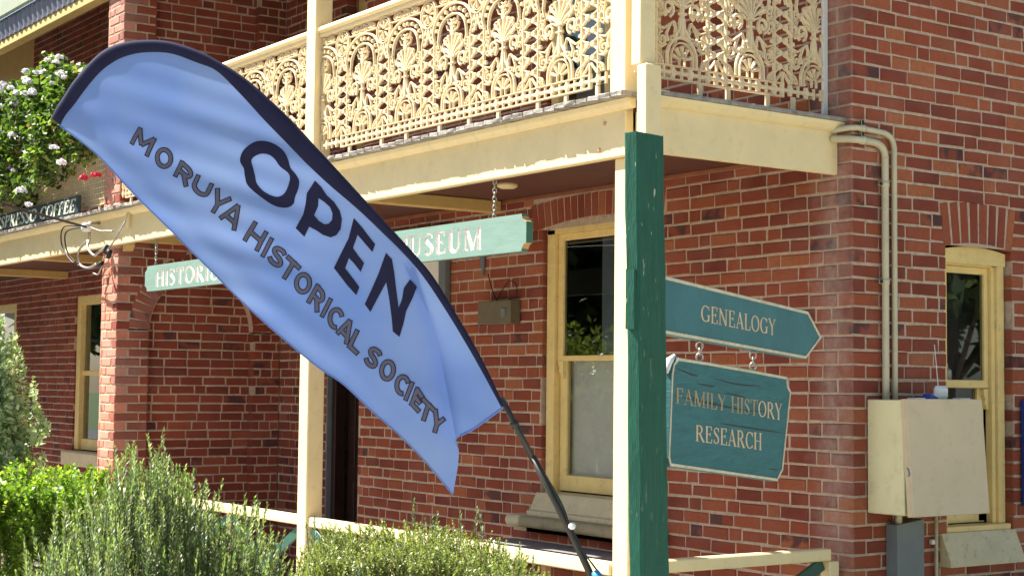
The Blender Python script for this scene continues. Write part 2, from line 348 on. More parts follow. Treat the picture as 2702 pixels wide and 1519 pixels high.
OPEN_SHAPES=[[[(-0.8272, 2.5674), (-0.8206, 2.5882), (-0.8043, 2.6066), (-0.7784, 2.6226), (-0.7548, 2.6261), (-0.7262, 2.6206), (-0.6974, 2.6055), (-0.6781, 2.5868), (-0.6659, 2.5636), (-0.6583, 2.5382), (-0.6414, 2.5173), (-0.6306, 2.4965), (-0.6334, 2.4712), (-0.6446, 2.4436), (-0.649, 2.4252), (-0.6653, 2.4138), (-0.6888, 2.4125), (-0.7174, 2.421), (-0.7509, 2.4419), (-0.7847, 2.4675), (-0.8041, 2.4885), (-0.8104, 2.514), (-0.8137, 2.5372), (-0.8236, 2.5535)], [(-0.7891, 2.5624), (-0.7775, 2.5762), (-0.7539, 2.5839), (-0.7301, 2.5804), (-0.7108, 2.5664), (-0.6938, 2.5431), (-0.6674, 2.5221), (-0.6614, 2.5036), (-0.6689, 2.476), (-0.6803, 2.4576), (-0.699, 2.4476), (-0.7227, 2.451), (-0.7515, 2.4673), (-0.7709, 2.4905), (-0.7761, 2.5137), (-0.7823, 2.5369)]], [[(-0.5784, 2.497), (-0.5583, 2.4776), (-0.539, 2.4499), (-0.5153, 2.4291), (-0.4961, 2.4015), (-0.4886, 2.374), (-0.4927, 2.342), (-0.5064, 2.3228), (-0.5249, 2.316), (-0.5508, 2.3248), (-0.5745, 2.34), (-0.5958, 2.3506), (-0.6117, 2.3185), (-0.6404, 2.3461), (-0.6177, 2.3883), (-0.609, 2.425), (-0.6049, 2.4572)], [(-0.5661, 2.4409), (-0.5675, 2.4156), (-0.581, 2.3872), (-0.5657, 2.3697), (-0.5467, 2.3582), (-0.5327, 2.3595), (-0.5213, 2.3719), (-0.5202, 2.3925), (-0.529, 2.4131), (-0.548, 2.4293)]], [[(-0.4499, 2.3775), (-0.4253, 2.3509), (-0.4016, 2.3212), (-0.3788, 2.2938), (-0.3877, 2.2688), (-0.4104, 2.2939), (-0.4365, 2.3236), (-0.4511, 2.2826), (-0.433, 2.2575), (-0.4141, 2.2347), (-0.4252, 2.2065), (-0.4465, 2.2324), (-0.4641, 2.2507), (-0.4766, 2.2188), (-0.4504, 2.1869), (-0.429, 2.1587), (-0.4393, 2.1333), (-0.4686, 2.1641), (-0.5139, 2.2197), (-0.4913, 2.2644), (-0.4665, 2.3122)]], [[(-0.3437, 2.2665), (-0.324, 2.2469), (-0.3165, 2.2097), (-0.3102, 2.1644), (-0.2999, 2.0943), (-0.2897, 2.1192), (-0.2843, 2.1554), (-0.2644, 2.1835), (-0.242, 2.1591), (-0.2553, 2.1238), (-0.2754, 2.0831), (-0.284, 2.0424), (-0.2962, 2.0026), (-0.3181, 2.0197), (-0.322, 2.0603), (-0.3313, 2.1236), (-0.3413, 2.1734), (-0.3615, 2.1371), (-0.392, 2.0803), (-0.411, 2.1052), (-0.3895, 2.1506), (-0.3672, 2.2006)]]]
WORD_QUADS=[('M', [(-1.1929, 2.6235), (-1.129, 2.5741), (-1.1028, 2.632), (-1.1642, 2.6747)]), ('O', [(-1.1156, 2.5617), (-1.066, 2.5248), (-1.0382, 2.5823), (-1.0878, 2.6193)]), ('R', [(-1.0437, 2.5168), (-0.9935, 2.4742), (-0.9737, 2.5241), (-1.0209, 2.5668)]), ('U', [(-0.9869, 2.471), (-0.9313, 2.4363), (-0.9125, 2.4861), (-0.9688, 2.5209)]), ('Y', [(-0.9357, 2.4161), (-0.8865, 2.3754), (-0.8478, 2.4368), (-0.9049, 2.4783)]), ('A', [(-0.8921, 2.3816), (-0.836, 2.3348), (-0.8003, 2.3968), (-0.8563, 2.4437)]), ('H', [(-0.8117, 2.3101), (-0.7637, 2.2704), (-0.7319, 2.331), (-0.7763, 2.3705)]), ('I', [(-0.7555, 2.2605), (-0.7436, 2.2506), (-0.7114, 2.3099), (-0.7234, 2.3198)]), ('S', [(-0.7355, 2.245), (-0.6888, 2.2111), (-0.6678, 2.2697), (-0.708, 2.2975)]), ('T', [(-0.6966, 2.2034), (-0.6563, 2.168), (-0.6226, 2.2234), (-0.6654, 2.2629)]), ('O', [(-0.6514, 2.161), (-0.6065, 2.123), (-0.5773, 2.1814), (-0.6222, 2.2194)]), ('R', [(-0.6006, 2.1129), (-0.5615, 2.0747), (-0.5359, 2.1345), (-0.568, 2.1712)]), ('I', [(-0.5574, 2.0701), (-0.5455, 2.0595), (-0.5168, 2.1177), (-0.5283, 2.1278)]), ('C', [(-0.5394, 2.0503), (-0.5024, 2.0138), (-0.4734, 2.072), (-0.5104, 2.1086)]), ('A', [(-0.504, 2.0154), (-0.4658, 1.976), (-0.4387, 2.0356), (-0.4769, 2.075)]), ('L', [(-0.4641, 1.9699), (-0.434, 1.9427), (-0.4085, 2.0007), (-0.437, 2.0264)]), ('S', [(-0.4122, 1.9239), (-0.376, 1.8939), (-0.3499, 1.9532), (-0.3882, 1.9788)]), ('O', [(-0.3675, 1.887), (-0.3285, 1.851), (-0.2997, 1.9088), (-0.3386, 1.9448)]), ('C', [(-0.3163, 1.8418), (-0.2818, 1.8089), (-0.2549, 1.8648), (-0.2893, 1.8977)]), ('I', [(-0.2818, 1.8101), (-0.2678, 1.8003), (-0.2455, 1.8573), (-0.258, 1.8662)]), ('E', [(-0.2594, 1.7923), (-0.231, 1.7649), (-0.2164, 1.8184), (-0.2371, 1.8483)]), ('T', [(-0.2358, 1.7618), (-0.1969, 1.7241), (-0.1784, 1.7797), (-0.2173, 1.8175)]), ('Y', [(-0.1991, 1.7253), (-0.1603, 1.6883), (-0.1442, 1.7471), (-0.1815, 1.7827)])]
# ---------------------------------------------------------------- ground
CH, ZPH = 0.0857, 0.031           # brick course height and its phase
GZ = -0.15
def sheet(name, x0, x1, y0, y1, z, mat):
    b = MB(); b.quad((x0, y0, z), (x1, y0, z), (x1, y1, z), (x0, y1, z)); return tag(b.build(name, mat), kind='structure')
sheet('ground', -300, 300, -300, 300, GZ-.03, M['grass'])
sheet('garden_bed', -3.0, 2.3, -5.6, -3.1, GZ+.012, M['soil'])
sheet('footpath', 3.4, 14, -30, 30, GZ+.006, M['paving'])
sheet('bounce_paving', -30, 3.4, -10.5, -1.56, GZ, M['paving'])  # unseen pale ground, spread wide to bounce sun under the verandah
sheet('road', -60, 60, -40, -11.5, GZ+.002, M['asphalt'])

# ---------------------------------------------------------------- bricks
def brick_mesh(name, w, h=CH-.0125, d=.108, c=.0068, jit=.0040):
    r = random.Random(name); J = lambda: r.uniform(-jit, jit)
    X0, X1, Z0, Z1 = -w/2, w/2, -h/2, h/2
    vs = [(X0+c+J(), J()*.6, Z0+c+J()), (X1-c+J(), J()*.6, Z0+c+J()), (X1-c+J(), J()*.6, Z1-c+J()), (X0+c+J(), J()*.6, Z1-c+J()),
          (X0+J(), c, Z0+J()), (X1+J(), c, Z0+J()), (X1+J(), c, Z1+J()), (X0+J(), c, Z1+J()), (X0, d, Z0), (X1, d, Z0), (X1, d, Z1), (X0, d, Z1)]
    fs = [(0, 1, 2, 3)] + [(4+i, 4+(i+1) % 4, (i+1) % 4, i) for i in range(4)] + [(8+i, 8+(i+1) % 4, 4+(i+1) % 4, 4+i) for i in range(4)]
    return vs, fs
BASE = {}
def base_brick(kind, var, mat):
    key = (kind, var, mat.name)
    if key not in BASE:
        w = .23 if kind == 's' else .11
        vs, fs = brick_mesh('%s%d' % (kind, var), w); me = bpy.data.meshes.new('brick'); me.from_pydata(vs, [], fs); me.materials.append(mat); me.update()
        BASE[key] = (me, w, vs, fs)
    return BASE[key]
ZU = Vector((0, 0, 1))
class Wall:
    """a skin of bricks and its mortar: O origin, D direction of u, NRM outward normal"""
    def __init__(s, name, thing, O, D, NRM, u0, u1, z0, z1, blocked=None, bond=2, skip0=None, skip1=None, mat='brick', seed=1, depth=.108):
        s.O, s.D, s.NRM = Vector(O), Vector(D).normalized(), Vector(NRM).normalized()
        s.edge = 0.0; s.mat = M[mat]; s.recs = []; s.mb = MB(); rr = random.Random(seed)
        s.X = ZU.cross(s.NRM); s.thing = thing; s.name = name
        k0 = int(math.floor((z0-ZPH)/CH)); k1 = int(math.ceil((z1-ZPH)/CH))
        for k in range(k0, k1):
            za, zb = ZPH+k*CH, ZPH+(k+1)*CH
            if zb < z0+.02 or za > z1-.02: continue
            bl = sorted(blocked(za, zb)) if blocked else []
            free = []; cur = u0
            for a, b in bl:
                if a > cur: free.append((cur, min(a, u1)))
                cur = max(cur, b)
            if cur < u1: free.append((cur, u1))
            for a, b in free:          # mortar strip, with returns at openings
                rec = .0055
                A0 = a+((.014 if a > u0+1e-4 else rec) if a > u0+1e-4 or skip0 else 0); B0 = b-((.014 if b < u1-1e-4 else rec) if b < u1-1e-4 or skip1 else 0)
                s.mb.quad(s.p(A0, za, rec), s.p(B0, za, rec), s.p(B0, zb, rec), s.p(A0, zb, rec))
                if a > u0+1e-4: s.mb.quad(s.p(A0, za, rec), s.p(A0, zb, rec), s.p(A0, zb, .13), s.p(A0, za, .13))
                if b < u1-1e-4: s.mb.quad(s.p(B0, za, rec), s.p(B0, za, .13), s.p(B0, zb, .13), s.p(B0, zb, rec))
            st = u0+(.12 if skip0 and skip0(k) else 0); en = u1-(.12 if skip1 and skip1(k) else 0)
            u = st; i = 0; typ = 'F' if k % bond == 0 else 'S'
            if typ == 'S' and (k//bond) % 2 == 0 and not skip0: u -= .12
            if typ == 'F' and not skip0: u -= .06
            while u < en-.02:
                w = .24 if (typ == 'S' or i % 2 == 0) else .12
                if i == 0 and skip0 and not skip0(k): w = .24
                if i == 1 and skip0: w = .17 if skip0(k) else w
                if rr.random() < .06: w = .17
                w += rr.uniform(-.009, .009)
                a, b = max(u, st)+.0055, min(u+w, en)-.0055
                if u <= st+.01 and skip0 and not skip0(k): a = st
                if u+w >= en-.012: b = en if (skip1 and not skip1(k)) else en-.002
                for fa, fb in free:
                    x0, x1 = max(a, fa+.002 if fa > u0 else a), min(b, fb-.002 if fb < u1 else b)
                    if x1-x0 > .028: s.recs.append(((x0+x1)/2, (za+zb)/2+rr.uniform(-.0018, .0018), x1-x0, rr.uniform(-.0022, .0022), rr.uniform(-.006, .006), rr.uniform(-.004, .004), None))
                u += w; i += 1
    def p(s, u, z, d=0.0): return s.O+s.D*u+ZU*z-s.NRM*d
    def add_free(s, u, z, w, ang, off=0.0):
        s.recs.append((u, z, w, off, 0, 0, ang))
    def matrix(s, r):
        u, z, w, off, tilt, yaw, ang = r
        c = s.p(u, z, off); Xv, Yv = s.X, -s.NRM
        m = Matrix((Xv, Yv, ZU)).transposed().to_4x4()
        rot = Matrix.Rotation(ang if ang is not None else tilt*.6, 4, 'Y') @ Matrix.Rotation(yaw, 4, 'Z')
        kind = 's' if w > .155 else 'h'; bw = .23 if kind == 's' else .11
        return Matrix.Translation(c) @ m @ rot @ Matrix.Diagonal((w/bw, 1, 1, 1)), kind
    def size(s, r):
        c = s.p(r[0], r[1]); q = project(c)
        if not q or not (-10 < q[0] < PW+10 and -10 < q[1] < PH+10): return 0
        v = (CAM_P-c).normalized().dot(s.NRM)
        return max(0, v)*r[2]/q[2]**2
def finish_walls(walls, limit=300):
    """mortar becomes the wall part; the bricks that show largest are its children, the rest one joined part"""
    allr = sorted(((w.size(r), wi, ri) for wi, w in enumerate(walls) for ri, r in enumerate(w.recs)), reverse=True)
    single = {(wi, ri) for sz, wi, ri in allr[:limit] if sz > 0}
    for wi, w in enumerate(walls):
        part = w.mb.build(w.name, M['mortar'], w.thing)
        V, F = [], []
        for ri, r in enumerate(w.recs):
            mw, kind = w.matrix(r); me, bw, vs, fs = base_brick(kind, (ri*7+wi) % 9, w.mat)
            if w.edge and r[0] < w.edge and (wi, ri) in single: me = base_brick(kind, (ri*7+wi) % 9, M['brick_mid'])[0]
            if (wi, ri) in single:
                o = bpy.data.objects.new('brick', me); COL.objects.link(o); o.parent = part; o.matrix_basis = mw
            else:
                n = len(V); V += [tuple(mw @ Vector(v)) for v in vs]; F += [tuple(i+n for i in f) for f in fs]
        if V:
            me = bpy.data.meshes.new('bricks'); me.from_pydata(V, [], F); me.materials.append(w.mat); me.update()
            o = link('bricks', me, part); tag(o, kind='stuff')
def arch_mortar(w, cx, cz, r0, r1, a0, a1, rec=.0056):
    n = 24
    for i in range(n):
        t0, t1 = a0+(a1-a0)*i/n, a0+(a1-a0)*(i+1)/n
        P = lambda r, t: w.p(cx+r*math.cos(t), cz+r*math.sin(t), rec)
        Q = lambda r, t: w.p(cx+r*math.cos(t), cz+r*math.sin(t), .12)
        w.mb.quad(P(r0, t0), P(r1, t0), P(r1, t1), P(r0, t1)); w.mb.quad(P(r0, t0), P(r0, t1), Q(r0, t1), Q(r0, t0))

# ================================================================ museum building
museum = empty('museum_building', (0, 0, GZ), 'two-storey red brick corner building behind the cream verandah, with the meter box', 'building')
# side wall: window opening y .84..1.47, z .80..2.75 and a flat arch of eight standing bricks above
def blk_side(za, zb):
    z = (za+zb)/2; out = []
    if .80 < z < 2.76: out.append((.838, 1.471))
    elif 2.76 <= z < 3.0: f = (z-2.76)/.24; out.append((.838-.045*f, 1.471+.040*f))
    return out
W1 = Wall('side_wall', museum, (0, 0, 0), (0, 1, 0), (1, 0, 0), 0, 7.0, GZ, 6.0, blk_side, 3, skip0=lambda k: k % 2 == 0, seed=3)
def flat_arch(w, uc, half, zs, zt, n, rise, splay):
    h = zt-zs
    for i in range(n):
        t = (i+.5)/n*2-1; u = uc+t*half*1.04; b = rise*(1-t*t); ang = t*splay
        sgn = 1 if w.D.dot(w.X) > 0 else -1
        w.add_free(u, zs+b+h/2-.006*t*t, h-b*.9, -math.pi/2 + ang*sgn)
flat_arch(W1, 1.154, .345, 2.752, 3.026, 8, .022, .16)
b = W1.mb
b.quad(W1.p(.775, 2.76, .0056), W1.p(1.535, 2.76, .0056), W1.p(1.535, 3.04, .0056), W1.p(.775, 3.04, .0056))
# front wall right of the door (y = 0), u runs from the corner to -x
WIN = dict(x0=-3.08, x1=-1.85, z0=.80, z1=3.03)
def blk_front(za, zb):
    z = (za+zb)/2; out = []
    if .80 < z < 3.0: out.append((1.85, 3.08))
    elif 3.0 <= z < 3.245: out.append((1.715, 3.215))
    if 3.60 < z < 5.75: out += [(1.75, 3.05)]
    return out
W2 = Wall('front_wall', museum, (0, 0, 0), (-1, 0, 0), (0, -1, 0), 0, 5.81, GZ, 6.0, blk_front, 2, skip0=lambda k: k % 2 == 1, seed=8)
flat_arch(W2, 2.465, .74, 3.015, 3.225, 19, .045, .20)
W2.mb.quad(W2.p(1.69, 3.02, .0056), W2.p(3.24, 3.02, .0056), W2.p(3.24, 3.295, .0056), W2.p(1.69, 3.295, .0056))
W2.mb.quad(W2.p(5.81, GZ, 0.004), W2.p(5.81, 6, 0.004), W2.p(5.81, 6, .26), W2.p(5.81, GZ, .26))
def blk_w3(za, zb):
    z = (za+zb)/2
    if GZ <= z < 2.9: return [(0.0, 1.03)]
    if 3.5 < z < 5.75: return [(0.0, .78)]
    return []
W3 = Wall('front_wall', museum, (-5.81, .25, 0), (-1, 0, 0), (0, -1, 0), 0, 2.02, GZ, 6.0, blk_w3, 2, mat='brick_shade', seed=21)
finish_walls([W1, W2, W3], 300)
# solid dark boxes added behind the openings to block light, in place of rooms
b = MB(); b.box(-5.75, -.25, .9, 6.9, 0.02, 6.0); b.build('room_light_block', M['interior'], museum)
b = MB(); b.box(-7.6, -5.76, 1.3, 5.0, 0.02, 6.0); b.build('hall_light_block', M['interior'], museum)

def pane(w, u0, u1, z0, z1, d, parent, name='pane', mat='glass'):
    a, c = (u0, u1) if w.D.dot(w.X) > 0 else (u1, u0); q = MB()
    q.quad(w.p(a, z0, d), w.p(c, z0, d), w.p(c, z1, d), w.p(a, z1, d)); return q.build(name, M[mat], parent)
def win_box(b, w, u0, u1, z0, z1, d0, d1, bev=.004):
    b.frame_box(w.O, w.D, -w.NRM, ZU, u0, u1, d0, d1, z0, z1, bev)
# ---- front window
g = MB(); win_box(g, W2, 1.86, 1.955, 1.07, 3.02, .03, .11); win_box(g, W2, 2.975, 3.07, 1.07, 3.02, .03, .11)
hp = [(1.86, 2.985)] + [(1.86+1.21*i/16, 3.015+.05*(1-(2*i/16-1)**2)) for i in range(17)] + [(3.07, 2.985)]
g.prism([(p[0], p[1]) for p in hp], W2.O, W2.D, ZU, -W2.NRM, .03, .11)
fwin = g.build('window', M['window_cream'], museum); fix_normals(fwin)
s = MB()
for u0 in (1.957, 2.907): win_box(s, W2, u0, u0+.066, 2.05, 2.983, .06, .10)
win_box(s, W2, 1.957, 2.973, 2.935, 2.984, .061, .099); win_box(s, W2, 1.957, 2.973, 2.045, 2.085, .058, .10)
s.build('upper_sash', M['window_cream'], fwin)
s = MB()
for u0 in (1.962, 2.89): win_box(s, W2, u0, u0+.08, 1.10, 2.05, .085, .125)
win_box(s, W2, 1.962, 2.97, 1.095, 1.21, .084, .124)
for u0 in (2.895, 1.957):                    # little sash horns
    s.prism([(0, 0), (.06, 0), (.06, -.03), (.048, -.05), (.052, -.075), (.03, -.10), (.02, -.13), (0, -.13)], W2.p(u0, 2.045, 0), W2.D, ZU, -W2.NRM, .055, .084)
s.build('lower_sash', M['window_cream'], fwin)
pane(W2, 2.02, 2.91, 2.08, 2.94, .078, fwin)
pane(W2, 2.04, 2.895, 1.20, 2.05, .103, fwin)
q = MB(); win_box(q, W2, 1.97, 2.96, 1.12, 2.06, .15, .155, 0); q.build('blind', M['blind'], fwin)
q = MB(); win_box(q, W2, 1.97, 2.62, 2.1, 2.95, .20, .205, 0); q.build('curtain', M['grey_blind'], fwin)
q = MB()
sp = [(-.10, 1.085), (.03, 1.075), (.085, .955), (.115, .945), (.115, .915), (.14, .905)]
sp += [(.16+.035*math.cos(a), .87+.042*math.sin(a)) for a in [rad(t) for t in (75, 50, 25, 0, -25, -50, -75)]] + [(.14, .832), (.115, .822), (.115, .795), (-.10, .795)]
q.prism(sp, (-3.0, 0, 0), (0, -1, 0), ZU, (1, 0, 0), -.10, 1.20)
q.prism([(p[0], p[1]) for p in sp[4:-1]]+[(.01, .795), (.01, .915)], (-3.0, 0, 0), (0, -1, 0), ZU, (1, 0, 0), -.262, 1.362)
o = q.build('sill', M['sill'], fwin); fix_normals(o)
# ---- upper front window, seen through the lace
g = MB()
for a, c in ((1.76, 1.85), (2.95, 3.04)): win_box(g, W2, a, c, 3.62, 5.75, .03, .11)
win_box(g, W2, 1.85, 2.95, 4.60, 4.66, .05, .10); win_box(g, W2, 2.37, 2.43, 3.62, 5.7, .052, .098); win_box(g, W2, 1.85, 2.95, 3.62, 3.80, .055, .095)
uwin = g.build('window', M['window_cream'], museum)
pane(W2, 1.85, 2.95, 3.7, 5.74, .072, uwin)
q = MB(); win_box(q, W2, 1.85, 2.95, 3.7, 5.74, .2, .205, 0); q.build('curtain', M['grey_blind'], uwin)
# ---- side window
g = MB(); win_box(g, W1, .845, .905, .98, 2.70, .05, .13); win_box(g, W1, 1.40, 1.466, .98, 2.74, .055, .13)
win_box(g, W1, 1.365, 1.40, .98, 2.70, .075, .13)
hp = [(.842, 2.655)] + [(.842+.626*i/12, 2.735+.030*(1-(2*i/12-1)**2)) for i in range(13)] + [(1.468, 2.655)]
g.prism(hp, W1.O, W1.D, ZU, -W1.NRM, .045, .13); win_box(g, W1, .905, 1.40, 2.645, 2.69, .075, .13)
win_box(g, W1, .845, 1.464, .955, 1.02, .012, .13)
swin = g.build('window', M['window_cream'], museum); fix_normals(swin)
s = MB(); win_box(s, W1, .905, 1.364, 1.875, 1.925, .10, .14); win_box(s, W1, 1.325, 1.364, 1.92, 2.645, .10, .14); win_box(s, W1, .906, 1.364, 2.60, 2.644, .101, .139)
s.build('upper_sash', M['window_cream'], swin)
s = MB(); win_box(s, W1, .906, 1.35, 1.025, 1.09, .13, .17); win_box(s, W1, 1.29, 1.35, 1.03, 1.875, .13, .17)
s.prism([(0, 0), (.045, 0), (.045, -.04), (.03, -.06), (.036, -.09), (.014, -.13), (0, -.13)], W1.p(1.36, 1.87, 0), -W1.D, ZU, -W1.NRM, .10, .128)
s.build('lower_sash', M['window_cream'], swin)
pane(W1, .906, 1.326, 1.92, 2.605, .118, swin)
pane(W1, .906, 1.292, 1.085, 1.878, .148, swin)
q = MB()
for i in range(7): q.tube([W1.p(.93+i*.038, 2.6, .26), W1.p(.925+i*.036, 2.1, .255), W1.p(.93+i*.03, 1.96, .25)], .0028, 5)
q.build('curtain_cord', M['blind'], swin)
q = MB(); q.tube([W1.p(1.06, 1.925, .2), W1.p(1.06, 1.985, .2), W1.p(1.06, 2.0, .2), W1.p(1.06, 2.03, .2)], [.042, .042, .02, .018], 12); q.build('jar', M['blind'], swin)
q = MB(); q.prism([(.05, .985), (-.012, .985), (-.085, .815), (-.085, .785), (.05, .785)], (0, 1.10, 0), (-1, 0, 0), ZU, (0, 1, 0), -.335, .372)
o = q.build('sill', M['sill'], swin); fix_normals(o)
# ---- door at the end of the verandah and the upper French door
g = MB(); win_box(g, W3, .955, 1.025, GZ, 2.88, .05, .16); win_box(g, W3, .0, 1.025, 2.80, 2.89, .05, .16)
dr = g.build('door', M['door'], museum)
g = MB(); win_box(g, W3, .02, .95, .0, 2.79, .20, .24); win_box(g, W3, .82, .95, .0, 2.79, .185, .21); win_box(g, W3, .52, .60, .0, 2.79, .186, .211); win_box(g, W3, .02, .95, .0, .22, .183, .208); win_box(g, W3, .02, .95, .95, 1.10, .184, .209)
g.build('leaf', M['door'], dr)
g = MB(); win_box(g, W3, 1.027, 1.05, 0, 2.88, .0, .16); g.build('jamb', M['grey_metal'], dr)
g = MB(); win_box(g, W3, .66, .77, 3.52, 5.74, .12, .20); win_box(g, W3, .10, .66, 4.9, 4.98, .14, .19); win_box(g, W3, .10, .66, 3.52, 3.8, .14, .19); win_box(g, W3, .02, .10, 3.52, 5.74, .12, .20)
ud = g.build('balcony_door', M['tan'], museum)
pane(W3, .09, .67, 3.7, 5.7, .165, ud)

# ================================================================ party wall (brick fin between the two verandahs)
FX0, FX1, FY0 = -8.23, -7.83, -1.45
fin = empty('party_wall', (-8.03, -.6, GZ), 'thick brick party wall with blind arches, its narrow end lit by the sun', 'wall')
AC, AR, AZ = -.585, .535, 2.36          # arch centre y, radius, springing
def blk_fin(za, zb):
    z = (za+zb)/2; out = []
    if z < AZ: out.append((AC-AR-FY0, AC+AR-FY0))
    elif z < AZ+AR+.235:
        R = AR+.20; h = z-AZ
        if h < R: hw = math.sqrt(R*R-h*h); out.append((AC-hw-FY0, AC+hw-FY0))
    if z > 3.5: out.append((AC-AR-FY0, AC+AR-FY0))
    return out
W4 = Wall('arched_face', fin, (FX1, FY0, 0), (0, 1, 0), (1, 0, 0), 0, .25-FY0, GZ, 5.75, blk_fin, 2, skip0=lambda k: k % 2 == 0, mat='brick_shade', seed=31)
for i in range(25):
    t = math.pi*(i+.5)/25
    W4.add_free(AC-FY0+(AR+.105)*math.cos(t), AZ+(AR+.105)*math.sin(t), .205, -t)
arch_mortar(W4, AC-FY0, AZ, AR, AR+.235, 0, math.pi)
W4.edge = .34
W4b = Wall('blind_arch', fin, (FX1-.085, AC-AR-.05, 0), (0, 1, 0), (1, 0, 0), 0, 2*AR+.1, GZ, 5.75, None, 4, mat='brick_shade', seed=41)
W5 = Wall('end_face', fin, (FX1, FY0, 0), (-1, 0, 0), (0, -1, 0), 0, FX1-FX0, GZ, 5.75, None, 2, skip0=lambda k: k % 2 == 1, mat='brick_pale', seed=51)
finish_walls([W4, W4b, W5], 300)
b = MB(); b.box(FX0, FX1-.2, FY0+.13, 1.2, GZ, 5.75); b.box(FX0, FX0+.02, FY0+.004, FY0+.13, GZ, 5.75); b.build('core', M['mortar'], fin)

# ================================================================ neighbouring cafe building
cafe = empty('cafe_building', (-13, .25, GZ), 'far red brick building on the left behind the geraniums, with tall cream windows', 'building')
def blk_cafe(za, zb):
    z = (za+zb)/2; out = []
    if .95 < z < 2.98: out += [(4.15, 5.35), (7.7, 9.0)]
    if z > 3.9: out += [(7.28, 9.5)]
    return out
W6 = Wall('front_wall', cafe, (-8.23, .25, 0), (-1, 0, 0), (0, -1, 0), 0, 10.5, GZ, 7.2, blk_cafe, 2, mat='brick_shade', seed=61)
finish_walls([W6], 300)
b = MB(); b.box(-18.8, -8.3, 1.0, 5.0, 0, 6.7); b.build('room_light_block', M['interior'], cafe)  # added solid dark box, blocks light behind the cafe windows
for (u0, u1) in ((4.16, 5.34), (7.71, 8.99)):
    g = MB(); win_box(g, W6, u0, u0+.13, 1.0, 2.97, .02, .12); win_box(g, W6, u1-.13, u1, 1.0, 2.97, .02, .12); win_box(g, W6, u0+.13, u1-.13, 2.84, 2.97, .02, .12)
    win_box(g, W6, u0+.13, u1-.13, 1.94, 2.0, .06, .12); win_box(g, W6, u0+.13, u1-.13, 1.0, 1.14, .06, .12)
    cw = g.build('window', M['window_cream'], cafe)
    pane(W6, u0+.12, u1-.12, 1.1, 2.9, .088, cw)
    q = MB(); win_box(q, W6, u0-.1, u1+.1, .80, .985, -.12, .11, .02); q.build('sill', M['sill'], cw)
b = MB(); win_box(b, W6, 7.29, 9.49, 3.9, 6.7, .02, .10); b.build('boarded_opening', M['tan'], cafe)
# ================================================================ verandah
YF = -1.49
ver = empty('verandah', (-4, YF, GZ), 'two-storey cream timber verandah with posts, fascia and weathered floor boards', 'verandah')
def vbox(name, mat, *a, bev=.006):
    b = MB(); b.box(*a, bev); return b.build(name, mat, ver)
vbox('fascia', M['cream'], -19.0, -.29, YF, YF+.06, 3.135, 3.41)
vbox('corner_block', M['cream'], -.287, -.112, -1.425, -1.37, 3.14, 3.41)
vbox('fascia', M['cream'], -.145, -.105, -1.44, -.005, 3.134, 3.40)
b = MB(); prof = [(0, 3.388), (.012, 3.388), (.03, 3.398), (.048, 3.418), (.058, 3.441), (0, 3.441)]
b.prism(prof, (0, YF-.001, 0), (0, -1, 0), ZU, (1, 0, 0), -19.0, -.20); o = b.build('cornice_moulding', M['cream'], ver); fix_normals(o)
b = MB(); b.prism(prof, (-.104, 0, 0), (1, 0, 0), ZU, (0, 1, 0), -1.49, -.004); o = b.build('cornice_moulding', M['cream'], ver); fix_normals(o)
# upper floor boards, one by one, ends to the street
rb = random.Random(4); x = -19.0; fl = MB(); fl.box(-19, -.15, YF+.062, -.005, 3.38, 3.439); floor_part = fl.build('floor', M['ceiling'], ver)
board_me = {}
for v in range(6):
    r2 = random.Random(v); b = MB(); L = 1.60; n = 6
    b.box(0, .099, 0, L, 0, .027, .004)
    for i, p in enumerate(b.v):
        if p[1] < .1: b.v[i] = (p[0]+r2.uniform(-.002, .002), p[1]+r2.uniform(-.004, .006), p[2]+r2.uniform(-.003, .002))
    me = b.mesh('floor_board'); me.materials.append(M['boards']); board_me[v] = me
i = 0
while x < -.17:
    o = bpy.data.objects.new('floor_board', board_me[rb.randrange(6)]); COL.objects.link(o); o.parent = floor_part
    o.matrix_basis = Matrix.Translation((x, -1.615-rb.uniform(0, .008), 3.4435+rb.uniform(-.002, .003))) @ Matrix.Rotation(rb.uniform(-.004, .004), 4, 'Z') @ Matrix.Rotation(rb.uniform(-.012, .012), 4, 'Y')
    x += .1035; i += 1
b = MB(); b.box(-.165, -.035, -1.50, .03, 3.4435, 3.469, .005); b.build('floor_board', M['boards'], floor_part)
# ceiling under the balcony and timber trims
vbox('ceiling', M['ceiling'], -7.80, -.15, YF+.07, -.02, 3.285, 3.30)
vbox('ceiling', M['ceiling'], -19.0, -8.25, YF+.07, .22, 3.285, 3.30)
vbox('cornice', M['cornice'], -7.80, -.15, -.028, -.007, 3.255, 3.284, bev=.003)
vbox('joist', M['tan'], -3.69, -3.59, YF+.075, -.032, 3.19, 3.283)
vbox('joist', M['tan'], -7.82, -7.74, YF+.075, .2, 3.17, 3.283)
vbox('joist', M['tan'], -13.9, -13.75, YF+.075, .2, 3.19, 3.283)
vbox('joist', M['tan'], -11.0, -10.88, YF+.075, .2, 3.19, 3.283)
b = MB(); b.prism([(0, 0), (.10, 0), (.10, -.03), (.06, -.085), (0, -.09)], (-7.80, -1.40, 3.167), (1, 0, 0), ZU, (0, 1, 0), -.02, .06); o = b.build('corbel', M['tan'], ver); fix_normals(o)
b = MB(); b.tube([(-2.70, -.60, 3.284), (-2.70, -.60, 3.262), (-2.70, -.60, 3.25)], [.075, .075, .05], 18); b.build('ceiling_light', M['cream'], ver, True)
